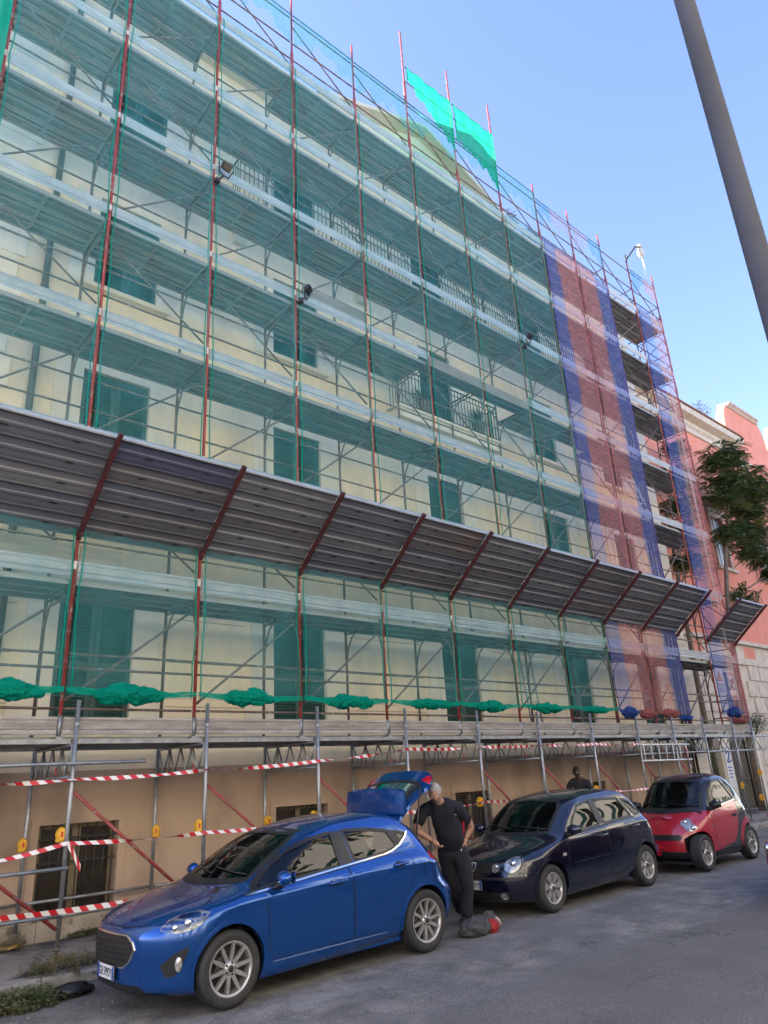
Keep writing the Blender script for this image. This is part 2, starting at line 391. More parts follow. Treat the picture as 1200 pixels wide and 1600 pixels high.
# ------------------------------------------------------------------ the ochre building behind the scaffolding
WY = 1.5; BX0, BX1 = -12.0, 19.75
FLOORS = [(2.72, 4.78), (6.42, 8.55), (10.25, 12.2), (13.6, 15.75)]
CXS = [.90, 4.65, 9.0, 13.48, 17.1]; WW = 1.16
def yellow_building():
    t = thing('apartment_building', 'ochre apartment building with green louvred shutters, wrapped in scaffolding and nets', 'building', (BX0, WY, .1))
    holes = []
    for ci, cx in enumerate(CXS+[-3.2, -7.0]):
        for fi, (z0, z1) in enumerate(FLOORS):
            zz0 = z0
            if fi == 2 and cx == 9.0: zz0 = 9.96
            holes.append((cx-WW/2, cx+WW/2, zz0, z1))
    basew = [(.36, 1.45), (4.12, 5.2), (8.48, 9.58), (13.0, 14.05), (16.4, 17.5)]
    b = MB(); wall(b, BX0, BX1, 2.15, 17.45, WY, holes)
    b.mi = 1
    for z in (3.05, 3.75, 4.45, 5.15):
        xx = BX0
        for a, c in sorted((h[0]-.58, h[1]+.58) for h in holes if h[2] < 3)+[(BX1, BX1)]:
            if a > xx: b.box((xx, WY-.004, z),(a, WY-.0005, z+.014))
            xx = c
    b.mi = 0
    b.add([(BX1,WY,.0),(BX1,WY+11,.0),(BX1,WY+11,17.45),(BX1,WY,17.45)], [(0,1,2,3)])
    b.add([(BX0,WY,.0),(BX0,WY+11,.0),(BX0,WY+11,17.45),(BX0,WY,17.45)], [(0,3,2,1)])
    b.add([(BX0,WY+11,0),(BX1,WY+11,0),(BX1,WY+11,17.45),(BX0,WY+11,17.45)], [(0,1,2,3)])
    b.build('wall', [mt('yellow_wall'), mat('groove_shade', (.34,.27,.18))], t)
    b = MB(); wall(b, BX0, BX1, .3, 2.15, WY, [(a, c, .30, 1.46) for a, c in basew], .22)
    b.box((BX0, WY-.02, 1.84),(BX1, WY-.001, 1.852))
    b.build('base_wall', mt('base_wall'), t)
    b = MB(); x = BX0
    rr = random.Random(5)
    while x < BX1-.1:
        ln = min(rr.uniform(1.1, 1.6), BX1-x); b.prism([(WY-.07,-.3),(WY-.055,.30+rr.uniform(-.01,.012)),(WY+.2,.32),(WY+.2,-.3)], 0, x+.004, x+ln-.004); x += ln
    b.build('plinth', mt('stone'), t)
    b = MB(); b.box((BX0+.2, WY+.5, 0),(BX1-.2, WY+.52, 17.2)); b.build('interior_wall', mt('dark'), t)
    # base windows with old wooden frames behind iron bars
    for a, c in basew:
        w = MB(); z0, z1 = .30, 1.46; y = WY+.12
        for xa, xb in ((a, a+.07), (c-.07, c), ((a+c)/2-.06, (a+c)/2+.06)): w.box((xa, y, z0),(xb, y+.06, z1))
        w.box((a+.07, y+.005, z0),(c-.07, y+.055, z0+.07)).box((a+.07, y+.005, z1-.06),(c-.07, y+.055, z1))
        f = w.build('base_window', mt('window_wood'), t)
        g = MB(); g.box((a+.07, y+.03, z0+.07),(c-.07, y+.034, z1-.06)); g.build('pane', mt('dusty_glass'), f)
        g = MB(); yb = WY+.04
        for k in range(9): xx = a+(c-a)*(k+.5)/9; g.tube((xx, yb, z0-.02), (xx, yb, z1), .009, n=6)
        for zz in (z0+.25, z0+.68, z1-.18): g.box((a, yb-.004, zz-.012),(c, yb+.004, zz+.012))
        g.build('bars', mt('iron'), f)
        g = MB(); e = .11
        g.box((a-e, WY-.022, z0),(a-.002, WY-.002, z1+e)).box((c+.002, WY-.022, z0),(c+e, WY-.002, z1+e)).box((a-.002, WY-.022, z1+.002),(c+.002, WY-.002, z1+e))
        g.build('window_surround', mt('base_wall'), f)
    # shuttered windows
    leaf_cache = {}
    cr = mt('cream')
    for ci, cx in enumerate(CXS+[-3.2, -7.0]):
        for fi, (z0, z1) in enumerate(FLOORS):
            if fi == 2 and cx == 9.0: z0 = 9.96
            a, c = cx-WW/2, cx+WW/2
            s = MB(); e = .17 if fi in (2, 3) else .42
            q = .035
            s.box((a-.15, WY-q, z0-.0),(a-.002, WY-.002, z1+.15)).box((c+.002, WY-q, z0),(c+.15, WY-.002, z1+.15)).box((a-.002, WY-q, z1+.002),(c+.002, WY-.002, z1+.15))
            if fi in (0, 1):   # broad pale bands each side with a stepped lower edge
                zt = z1+.32
                for sgn in (-1, 1):
                    xe = a-.15 if sgn < 0 else c+.15
                    s.box((xe, WY-.02, z0-.25),(xe+sgn*.30, WY-.002, zt)); s.box((xe+sgn*.30, WY-.016, z0-.25),(xe+sgn*.42, WY-.002, z0+.55))
                s.box((a-.15, WY-.02, z1+.152),(c+.15, WY-.002, zt))
                s.box((a-.5, WY-.09, zt),(c+.5, WY-.002, zt+.07))
            else:
                for sgn in (-1, 1):
                    xe = a-.15 if sgn < 0 else c+.15
                    s.box((xe, WY-.014, z0-.05),(xe+sgn*.28, WY-.002, z1+.1))
            if fi in (1, 2): s.box((a-.22, WY-.12, z0-.09),(c+.22, WY-.002, z0-.002))
            wo = s.build('window', cr, t)
            lw, lh = WW/2-.008, z1-z0-.02
            key = round(lh, 2)
            if key not in leaf_cache: leaf_cache[key] = shutter_leaf(lw, lh).mesh('shutter', mt('shutter'))
            for k, xx in enumerate((a+.004, cx+.004)):
                o = link('shutter', leaf_cache[key], wo, None)
                ang = 0
                if cx == 9.0 and fi == 2: ang = 0
                o.matrix_parent_inverse = Matrix.Identity(4)
                o.location = (xx, WY+.03, z0+.01); o.rotation_euler = (0,0,ang)
    # corner quoins, band courses, downpipe
    qs = MB(); z = 2.2; k = 0
    while z < 17.2:
        h = .62; qs.box((BX0, WY-.03, z+.006),(-.90+(.10 if k % 2 else 0), WY-.002, min(z+h, 17.28)-.006)); z += h; k += 1
    qs.build('quoins', mt('cream'), t); qs = MB(); z = .36; k = 0
    while z < 17.2:
        h = .62; xx = BX1-(.95 if k % 2 else 1.15); qs.box((xx, WY-.035, z+.006),(BX1+.03, WY-.002, min(z+h, 17.28)-.006)); z += h; k += 1
    qs.build('quoins', mt('cream'), t)
    d = MB(); d.tube((-.47, WY-.09, .35), (-.47, WY-.09, 17.2), .055, n=12)
    for zz in (3.0, 5.2, 7.4, 9.8, 11.6, 14.2, 16.2): d.lathe([(.055,-.03),(.068,-.028),(.068,.028),(.055,.03)], (-.47, WY-.09, zz), 'z', 12)
    d.build('downpipe', mt('rust_pipe'), t)
    for xx in (18.55, 18.75, 18.97):
        d = MB(); d.tube((xx, WY-.06, .4), (xx, WY-.06, 17.2), .035, n=10); d.build('downpipe', mt('rust_pipe'), t)
    # cornice, gutter, gable
    c = MB()
    c.extrude_x([(WY,17.3),(1.22,17.3),(1.20,17.36),(1.14,17.42),(1.14,17.62),(1.08,17.70),(1.02,17.82),(1.02,18.02),(1.10,18.06),(WY+.4,18.10),(WY+.4,17.45),(WY,17.45)], BX0, BX1+.35, True)
    c.build('cornice', mt('cream'), t)
    c = MB(); c.box((BX0, WY+.42, 17.46),(BX1, WY+11, 17.7)); c.build('roof', mt('soffit'), t)
    for xa, xb, nm in ((BX0, 3.1, 0), (7.2, BX1, 1)):           # unseen blocks added to shade the top nets; the gap lets sun through
        c = MB(); c.box((xa, WY+3.6, 17.7),(xb, WY+10.8, 22.0)).box((xa-.2, WY+3.3, 22.0),(xb+.2, WY+11, 22.2)); c.build('net_shade_block', mt('yellow_wall'), t)
    g = MB(); x0, xm, x1, zb, za = 5.15, 9.0, 12.85, 18.11, 19.62
    g.prism([(x0+.3, zb),(x1-.3, zb),(xm, za-.14)], 1, 1.32, 1.9); g.build('gable', mt('cream'), t)
    for xa, xb in ((x0, xm), (xm, x1)):
        r_ = MB(); za_, zb_ = (zb, za) if xa == x0 else (za, zb)
        r_.add([(xa,.98,za_-.02),(xb,.98,zb_-.02),(xb,.98,zb_+.10),(xa,.98,za_+.10),(xa,1.32,za_-.12),(xb,1.32,zb_-.12),(xa,2.0,za_+.14),(xb,2.0,zb_+.14)],
               [(0,1,2,3),(0,4,5,1),(3,2,7,6)])
        r_.build('gable_moulding', mt('soffit'), t)
    # long balcony on the fourth floor with brackets and railing
    s = MB(); s.box((2.95, 1.10, 13.38),(18.6, WY-.002, 13.58)); s.box((2.99, 1.16, 13.30),(18.56, WY-.002, 13.38)); s.build('balcony_slab', mt('soffit'), t)
    br = MB()
    for xx in (3.2, 6.6, 11.4, 15.3, 18.2):
        br.prism([(WY-.002,12.62),(WY-.10,12.64),(WY-.16,12.74),(WY-.12,12.86),(WY-.20,12.95),(WY-.30,13.02),(WY-.36,13.14),(WY-.36,13.30),(WY-.002,13.30)], 0, xx-.13, xx+.13)
        br.box((xx-.17, WY-.39, 13.20),(xx+.17, WY-.002, 13.299))
    br.build('bracket', mt('cream'), t)
    def railing(x0, x1, y, z, h, name='railing'):
        r_ = MB()
        r_.box((x0, y-.02, z+h-.015),(x1, y+.02, z+h)).box((x0, y-.012, z+.07),(x1, y+.012, z+.085)).box((x0, y-.01, z+h-.16),(x1, y+.01, z+h-.15))
        n = int((x1-x0)/.115)
        for k in range(n+1): xx = x0+(x1-x0)*k/n; r_.box((xx-.007, y-.007, z),(xx+.007, y+.007, z+h-.015))
        xx = x0+1.3
        while xx < x1-.5:      # scrollwork panels
            for q in range(5):
                cz = z+.2+q*.15
                pts = [(xx+.1*math.cos(a), y-.01, cz+.08*math.sin(a)) for a in np.linspace(0, 2*PI, 9)]
                r_.poly(pts, .007, 4)
            r_.tube((xx-.16, y-.01, z+.1), (xx+.16, y-.01, z+h-.2), .007, n=4).tube((xx+.16, y-.01, z+.1), (xx-.16, y-.01, z+h-.2), .007, n=4); xx += 2.1
        for xx in (x0, x1): 
            r_.box((xx-.015, y, z+h-.02),(xx+.015, WY-.003, z+h))
            for k in range(1, 4): yy = y+(WY-y)*k/4; r_.box((xx-.007, yy-.007, z),(xx+.007, yy+.007, z+h))
        r_.build(name, mt('iron'), t)
    railing(3.0, 18.55, 1.12, 13.58, 1.08)
    s = MB(); s.box((7.25, 1.08, 9.66),(10.9, WY-.002, 9.86)); s.prism([(1.08,9.86),(1.02,9.88),(1.02,9.94),(WY-.002,9.94)], 0, 7.2, 10.95); s.build('balcony_slab', mt('cream'), t)
    railing(7.28, 10.87, 1.10, 9.94, 1.02)
    for xx in (3.6, 12.4):   # wall lamps / air grilles between floors
        v = MB(); v.box((xx, WY-.16, 4.98),(xx+.5, WY-.004, 5.16)); v.build('vent_hood', mt('white'), t)
    return t
YB = yellow_building()
# ------------------------------------------------------------------ pink building further along, house across the street
PINK = mat('pink_plaster', (.72,.27,.19), (.64,.23,.16), .88, 0, scale=1.6, bump=.08, bscale=40, c3=(.70,.31,.24), scale3=.5, lo3=.55, hi3=.8)
PCREAM = mat('pale_travertine', (.62,.55,.47), (.50,.44,.37), .88, 0, scale=3, bump=.15, bscale=30)
def pink_building():
    PY = 2.5
    t = thing('apartment_building', 'salmon pink palazzo with a pale rusticated ground floor and curved parapet beyond the scaffolding', 'building', (20.6, PY, .2))
    wx = [26.8, 31.3, 35.8, 40.3, 44.8]
    fl = [(9.3, 11.4), (13.2, 14.9)]
    holes = [(x-.55, x+.55, a, c) for x in wx for a, c in fl if x > 30 or a < 12]
    b = MB(); wall(b, 20.6, 30.4, 6.0, 15.9, PY, [h for h in holes if h[1] < 30.4]); wall(b, 30.4, 62, 6.0, 16.9, PY, [h for h in holes if h[0] > 30.4])
    b.add([(20.6,PY,0),(20.6,PY+12,0),(20.6,PY+12,15.9),(20.6,PY,15.9)], [(0,3,2,1)])
    # curved gables on the tall part
    def sw(x0, x1, z0, z1):
        q = []
        for k in range(7): a = k/6; q.append((x0-.9+.9*(1-math.cos(a*PI/2)), z0+(z1-z0)*math.sin(a*PI/2)))
        q += [(x0, z1),(x1, z1)]
        for k in range(7): a = 1-k/6; q.append((x1+.9-.9*(1-math.cos(a*PI/2)), z0+(z1-z0)*math.sin(a*PI/2)))
        return q
    b.prism(sw(31.4, 34.4, 16.9, 18.3), 1, PY, PY+.4); b.prism(sw(37.2, 42.0, 16.9, 18.7), 1, PY, PY+.4)
    b.box((23.6, PY+1.2, 15.9),(30.3, PY+9, 17.4))
    b.build('wall', PINK, t)
    b = MB(); wall(b, 20.6, 62, -.3, 5.2, PY-.06, [(x-.75, x+.75, 2.9, 4.85) for x in (24.9, 29.4, 33.9, 38.4)], .3)
    z = .3
    while z < 5.0:                                            # rusticated blocks
        x = 20.62+(.35 if int(z/.62) % 2 else 0)
        while x < 46:
            if not any(x+.9 > q-.98 and x < q+.98 and z+.56 > 2.75 for q in (24.9, 29.4, 33.9, 38.4)): b.box((x, PY-.12, z),(x+.86, PY-.06, z+.55))
            x += .92
        z += .62
    b.box((20.6, PY-.16, 5.2),(62, PY-.002, 5.42)); b.box((20.6, PY-.04, 5.42),(62, PY-.002, 6.0)); b.box((20.6, PY-.2, 6.0),(62, PY-.003, 6.14))
    b.build('rusticated_base', PCREAM, t)
    for x in (22.6, 27.1, 31.6, 36.1): b = MB(); b.box((x-.5, PY-.05, 5.5),(x+.5, PY-.041, 5.92)); b.build('inset_panel', PINK, t)
    for x in wx:
        for a, c in fl:
            if x < 30 and a > 12: continue
            s = MB(); s.box((x-.66, PY-.06, a-.1),(x-.552, PY-.002, c+.2)).box((x+.552, PY-.06, a-.1),(x+.66, PY-.002, c+.2)).box((x-.552, PY-.06, c+.002),(x+.552, PY-.002, c+.2))
            s.box((x-.9, PY-.14, a-.22),(x+.9, PY-.002, a-.1)); s.box((x-.85, PY-.16, c+.2),(x+.85, PY-.002, c+.32))
            w = s.build('window', PCREAM, t)
            g = MB(); g.box((x-.55, PY+.1, a),(x+.55, PY+.12, c)); g.build('pane', mat('pale_blind', (.34,.40,.46), (.28,.34,.40), .25, scale=2), w)
            g = MB(); g.box((x-.04, PY+.07, a),(x+.04, PY+.1, c)).box((x-.55, PY+.07, a+.62*(c-a)),(x-.04, PY+.1, a+.66*(c-a))); g.build('frame', mt('white'), w)
    for x in (24.9, 29.4, 33.9, 38.4):
        s = MB()
        for k in range(9): xx = x-.7+1.4*k/8; s.tube((xx, PY-.02, 2.9), (xx, PY-.02, 4.85), .014, n=6)
        for zz in (3.2, 3.9, 4.6): s.box((x-.75, PY-.03, zz-.015),(x+.75, PY-.01, zz+.015))
        s.build('window_bars', mt('iron'), t)
        s = MB(); s.box((x-.75, PY+.22, 2.9),(x+.75, PY+.25, 4.85)); s.build('pane', mt('dusty_glass'), t)
    b = MB()
    b.extrude_x([(PY,15.2),(PY-.08,15.22),(PY-.1,15.4),(PY-.2,15.5),(PY-.22,15.62),(PY-.55,15.72),(PY-.6,15.95),(PY-.55,16.0),(PY+.3,16.2),(PY+.3,15.2)], 20.4, 30.6, True)
    b.build('cornice', PCREAM, t)
    b = MB(); b.extrude_x([(PY-.62,15.98),(PY-.66,16.0),(PY-.64,16.06),(PY+1.2,16.7),(PY+1.2,16.2)], 20.3, 30.4, True); b.build('roof', mat('terracotta_tiles', (.30,.14,.09), (.22,.11,.08), .9, scale=12), t)
    b = MB(); b.box((23.5, PY+1.1, 17.4),(30.4, PY+9.1, 17.55)); b.build('terrace_edge', PCREAM, t)
    PCAP = mat('weathered_cap_stone', (.50,.36,.29), (.42,.30,.24), .9, scale=3)
    for x0, x1, z in ((31.2, 34.6, 18.3), (37.0, 42.2, 18.7)):
        b = MB(); b.extrude_x([(PY-.02,z-.2),(PY-.08,z-.16),(PY-.08,z-.06),(PY-.16,z+.02),(PY-.18,z+.08),(PY+.45,z+.12),(PY+.45,z-.2)], x0, x1, True); b.build('parapet_cap', PCAP, t)
    s = MB(); s.box((31.0, PY-.7, 9.0),(34.5, PY-.002, 9.18))
    for k in range(24): xx = 31.02+3.45*k/23; s.box((xx-.01, PY-.68, 9.18),(xx+.01, PY-.66, 10.1))
    s.box((31.0, PY-.7, 10.1),(34.5, PY-.65, 10.14)); s.build('balcony', mt('white'), t)
pink_building()

def opposite_house():
    y = -16.2
    t = thing('apartment_building', 'pale apartment building across the street, seen only mirrored in the car windows', 'building', (-30, y, 0))
    xs = [-28+3.3*k for k in range(25)]; holes = [(x-.55, x+.55, a, a+1.9) for x in xs for a in (4.2, 7.8, 11.4)]+[(x-.7, x+.7, .8, 2.9) for x in xs]
    b = MB(); wall(b, -30, 52, -1, 14.2, y, holes, .2, -1)
    b.add([(-30,y-10,-1),(52,y-10,-1),(52,y-10,14.2),(-30,y-10,14.2)], [(0,1,2,3)])
    b.build('wall', mat('warm_yellow_plaster', (.76,.70,.61), (.72,.66,.57), .9, scale=1.0), t)
    b = MB(); b.box((-30, y+.005, -1),(52, y+.05, .8)).box((-30, y+.005, 3.0),(52, y+.045, 3.6)); b.build('dark_base_band', mat('base_band_shade', (.20,.17,.14), (.15,.13,.11), .9, scale=3), t)  # dark bands added so the car sides mirror a shaded street front
    b = MB(); b.box((-30, y-.35, -1),(52, y-.34, 14)); b.build('interior_wall', mt('dark'), t)
    b = MB(); b.extrude_x([(y,13.8),(y+.35,14.0),(y+.7,14.15),(y+.75,14.4),(y-10,14.6),(y-10,14.2),(y,14.2)], -30.2, 52.2, True); b.build('cornice', mt('cream'), t)
    for x in xs:
        for a in (4.2, 7.8, 11.4):
            s = MB(); s.box((x-.72, y+.002, a-.1),(x-.552, y+.06, a+2.05)).box((x+.552, y+.002, a-.1),(x+.72, y+.06, a+2.05)).box((x-.552, y+.002, a+1.902),(x+.552, y+.06, a+2.05))
            s.mi = 1; s.box((x-1.15, y+.01, a),(x-.73, y+.04, a+1.9)).box((x+.73, y+.01, a),(x+1.15, y+.04, a+1.9)); s.mi = 0
            s.build('window', [mt('cream'), mt('shutter')], t)
opposite_house()
# ------------------------------------------------------------------ scaffolding
BAY, Z1 = 1.8, 2.68                      # bay length, height of the first joint; deck k lies just under joint k
def zk(k): return Z1+2.0*(k-1)
NP = range(-1, 12)                       # posts
def scaffolding():
    t = thing('scaffolding', 'red and grey steel scaffolding with eight decks in front of the ochre facade', 'scaffolding', (0, 0, 2.5))
    tops = {4: 20.95, 5: 20.9, 6: 20.9}
    white = mat('white_sleeve', (.62,.60,.57), (.40,.36,.33), .6, 0, scale=20)
    for i in NP:
        x = i*BAY; top = tops.get(i, 18.9)
        b = MB(); b.tube((x, 0, 2.5), (x, 0, top), .024, n=10)
        b.lathe([(.024,16.38),(.037,16.39),(.037,17.14),(.024,17.15)], (x, 0, 0), 'z', 10)
        if i in tops: b.lathe([(.024,18.3),(.037,18.31),(.037,19.06),(.024,19.07)], (x, 0, 0), 'z', 10)
        for k in (1, 2, 3, 4, 5, 6, 7): b.box((x-.012, -.03, zk(k)-.62),(x+.012, -.02, zk(k)-.54))
        b.mi = 1
        for k in (2, 3, 4, 5, 6, 7): b.lathe([(.026,zk(k)-.06),(.029,zk(k)-.055),(.029,zk(k)+.05),(.026,zk(k)+.055)], (x, 0, 0), 'z', 10)
        b.mi = 2; b.box((x-.045, -.05, 2.46),(x+.045, .05, 2.50)); b.tube((x, 0, 2.5), (x, 0, 2.75), .029, n=10)
        b.build('standard', [mt('red_steel'), white, mt('galv')], t)
        b = MB(); b.tube((x, 1.05, 2.5), (x, 1.05, 16.9 if i != 11 else 16.9), .024, n=10); b.build('standard', [mt('brown_steel')], t)
    # transom with curved gussets
    b = MB(); b.tube((0,.0,-.10), (0,1.05,-.10), .021, n=8).tube((0,.0,-.19), (0,1.05,-.19), .014, n=6)
    def arc(ya, yb, za, zb): return [(0, ya+(yb-ya)*math.sin(q*PI/2), za+(zb-za)*(1-math.cos(q*PI/2))) for q in np.linspace(0, 1, 6)]
    b.poly(arc(1.04, .72, -.62, -.12)[::-1] if False else [(0,1.04,-.72),(0,.98,-.46),(0,.88,-.28),(0,.70,-.14)], .015, 6)
    b.poly([(0,.01,-.72),(0,.07,-.46),(0,.17,-.28),(0,.34,-.14)], .015, 6)
    fm = b.mesh('portal_frame', mt('brown_steel'))
    for i in NP:
        for k in range(2, 9):
            local('portal_frame', fm, t, (i*BAY, 0, zk(k)-.10-2.5))
    # decks: three ribbed planks
    def deck_mesh(y0, y1, n):
        b = MB(); w = (y1-y0)/n
        for q in range(n):
            a = y0+q*w+.006; c = y0+(q+1)*w-.006; m_ = (a+c)/2
            pr = [(a+.035,-.072),(a,-.07),(a,0),(a+.05,0),(a+.06,-.016),(a+.09,-.016),(a+.1,0),(m_-.035,0),(m_-.022,-.034),(m_+.022,-.034),(m_+.035,0),(c-.1,0),(c-.09,-.016),(c-.06,-.016),(c-.05,0),(c,0),(c,-.07),(c-.035,-.072)]
            b.extrude_x(pr, .03, BAY-.03)
            b.box((.03, a, -.055),(.06, c, -.004)).box((BAY-.06, a, -.055),(BAY-.03, c, -.004)).box((.86, a+.005, -.045),(.9, c-.005, -.004))
        return b.mesh('deck', mt('deck'))
    dm = deck_mesh(.05, 1.04, 3); dn = deck_mesh(.05, .38, 1); dr = deck_mesh(.05, .71, 2)
    for i in range(-1, 11):
        for k in range(1, 9):
            me = dm
            if k == 5 and i in (4, 5): me = dn
            if (i, k) in ((6, 3), (1, 8), (7, 5)): me = dr
            local('deck', me, t, (i*BAY, 0, zk(k)-.18-2.5))
    pr = [(-.012,0),(-.018,.02),(-.006,.06),(-.018,.075),(-.006,.09),(-.018,.15),(-.006,.165),(-.018,.19),(-.012,.215),(.012,.215),(.016,.15),(.016,.02)]
    b = MB(); b.extrude_x([(y-.012, z) for y, z in pr], .035, BAY-.035, True); tm = b.mesh('toe_board', mt('toe')); tm1 = b.mesh('toe_board', mt('dirty_toe'))
    for i in range(-1, 11):
        for k in range(1, 9):
            if k == 5 and i in (4, 5): continue
            local('toe_board', tm1 if k == 1 else tm, t, (i*BAY, .0, zk(k)-.16-2.5), (0, 0, 0))
    # guard rails, two per bay
    def rails(hs, m_):
        b = MB()
        for q, h in enumerate(hs): b.tube((.03, .035, h), (BAY-.03, .035, h), .017, n=8); b.box((.0, .02, h-.012),(.04, .05, h+.012))
        return b.mesh('guard_rail', m_)
    gr = rails((.52, 1.0), mt('brown_steel')); g1 = rails((.34, .84, 1.02), mt('brown_steel')); g8 = rails((.5, 1.02, 1.80), mt('brown_steel'))
    for i in range(-1, 11):
        for k in range(1, 9):
            local('guard_rail', {1: g1, 8: g8}.get(k, gr), t, (i*BAY, 0, zk(k)-.18-2.5))
    bu = MB(); bu.tube((.05, .05, .12), (BAY-.05, .05, 1.52), .016, n=8); bu = bu.mesh('diagonal_brace', mt('brown_steel'))
    bd = MB(); bd.tube((.05, .05, 1.52), (BAY-.05, .05, .28), .016, n=8); bd = bd.mesh('diagonal_brace', mt('brown_steel'))
    bb = MB(); bb.tube((.05, .05, .38), (BAY-.05, .05, 1.70), .018, n=8); bb = bb.mesh('diagonal_brace', mt('brown_steel'))
    for i in range(-1, 11):
        for k in range(1, 9):
            local('diagonal_brace', bb if k == 1 else (bu if k % 2 else bd), t, (i*BAY, 0, zk(k)-.12-2.5))
    b = MB(); 
    for h in (.5, 1.0): b.tube((0, 0, h), (0, 1.05, h), .017, n=8)
    er = b.mesh('end_rail', mt('red_steel'))
    for k in range(1, 9): local('end_rail', er, t, (11*BAY, 0, zk(k)-.18-2.5))
    for i in (9, 10): 
        for k in (6, 7, 8): local('end_rail', er, t, (i*BAY, 0, zk(k)-.18-2.5))
    return t
scaffolding()
for (x0, x1, y, z, w, lab) in ((3.78, 5.35, .0, 10.84, .27, 'grey plank set on edge above the toe board between third and fourth red posts'),
                            (7.22, 9.03, .0, 10.52, .26, 'old grey plank on edge above the small flowered balcony, left one of two'),
                            (9.05, 10.78, .0, 10.50, .24, 'old grey plank on edge above the small flowered balcony, right one of two'),
                            (-1.76, -.04, .0, 4.84, .27, 'grey plank on edge under the long canopy, cut by the left picture edge'),
                            (.05, .62, .0, 4.84, .24, 'short grey plank on edge right of the first red post under the canopy')):
    b = MB(); b.box((x0, y-.02, z-w/2),(x1, y+.012, z+w/2)).box((x0-.03, y-.012, z-.04),(x0, y+.004, z-.02))
    tag(b.build('plank', mt('wood')), lab, 'plank', 'planks set on edge on the scaffolding')

# galvanised walkway frame below the first deck
OX = [.17, 1.94, 3.83, 5.70, 7.55, 9.40, 11.30, 13.2, 14.9, 16.55, 18.3]
def walkway():
    t = thing('scaffold_walkway', 'galvanised steel walkway frame carrying the scaffolding over the sidewalk', 'scaffolding', (0, .6, .1))
    g = mt('galv'); dr = mt('red_steel')
    for i, x in enumerate([-1.7]+OX):
        gx = G(x)+.13
        b = MB(); b.tube((x, -.12, gx+.16), (x, -.12, 2.93), .026, n=12); b.lathe([(.026,2.6),(.031,2.605),(.031,2.66),(.026,2.665)], (x, -.12, 0), 'z', 12)
        b.mi = 1; b.tube((x, -.12, gx), (x, -.12, gx+.2), .018, n=8).box((x-.07, -.19, gx-.01),(x+.07, -.05, gx+.006)); b.lathe([(.018,gx+.12),(.04,gx+.125),(.04,gx+.16),(.018,gx+.165)], (x, -.12, 0), 'z', 8)
        b.build('post', [g, mt('brown_steel')], t)
        b = MB(); xi = x-.02; b.tube((xi, 1.34, gx+.16), (xi, 1.34, 2.42), .026, n=12)
        b.mi = 1; b.tube((xi, 1.34, gx), (xi, 1.34, gx+.2), .018, n=8).box((xi-.07, 1.27, gx-.01),(xi+.07, 1.41, gx+.006))
        b.build('post', [g, mt('brown_steel')], t)
        b = MB(); zt, zb = 2.40, 2.03                      # cross lattice beam
        b.tube((xi, -.09, zt), (xi, 1.34, zt), .021, n=8).tube((xi, -.09, zb), (xi, 1.34, zb), .021, n=8)
        for q in range(4):
            y0 = 1.30-q*.35; b.tube((xi, y0, zt), (xi, y0-.175, zb), .013, n=6).tube((xi, y0-.175, zb), (xi, y0-.35, zt), .013, n=6)
        for y0 in (.95, .28): b.tube((xi, y0, zb), (xi, y0, zt), .013, n=6)
        b.build('lattice_beam', g, t)
    xs = [-1.7]+OX
    for i in range(len(xs)-1):
        x0, x1 = xs[i], xs[i+1]
        b = MB(); b.obox((x0-.02, -.055, 2.44), (x1-.04, -.055, 2.44), .05, .055)
        b.build('edge_beam', g, t)
        b = MB(); b.obox((x0, 1.10, 2.425), (x1, 1.10, 2.425), .05, .05); b.build('edge_beam', g, t)
        b = MB(); b.extrude_x([(-.03,2.47),(.05,2.47),(.05,2.43),(-.03,2.43)], x0, x1, True)
        b.tube((x0+.03, -.12, 1.86), (x1-.03, -.12, .42), .021, n=8); 
        if i < 10: b2 = MB(); b2.tube((x0+.03, -.12, 1.86), (x1-.03, -.12, .42), .021, n=8); b2.build('diagonal_brace', dr, t)
        if i < 3:
            b = MB(); b.tube((x0, -.15, .56), (x1, -.15, .56), .024, n=10); b.build('hand_rail', g, t)
        b = MB(); b.tube((x0-.02, 1.37, .55), (x1-.02, 1.37, .55), .020, n=8); b.build('hand_rail', g, t)
    b = MB(); b.tube((-1.9, -.16, 1.03), (.2, -.16, 1.04), .022, n=10); b.build('hand_rail', g, t)
    b = MB(); b.tube((-1.9, -.16, 2.17), (1.05, -.17, 2.185), .024, n=10); b.build('loose_tube', g, t)
    b = MB(); b.tube((13.3, -.1, 2.03), (20.2, -.1, 2.03), .022, n=8)
    for x in np.arange(13.6, 20.0, .8): b.tube((x, -.1, 2.03), (x+.4, -.1, 2.40), .014, n=6).tube((x+.4, -.1, 2.40), (x+.8, -.1, 2.03), .014, n=6)
    b.tube((13.3, -.1, 2.40), (21.5, -.1, 2.40), .022, n=8); b.build('lattice_beam', g, t)
walkway()

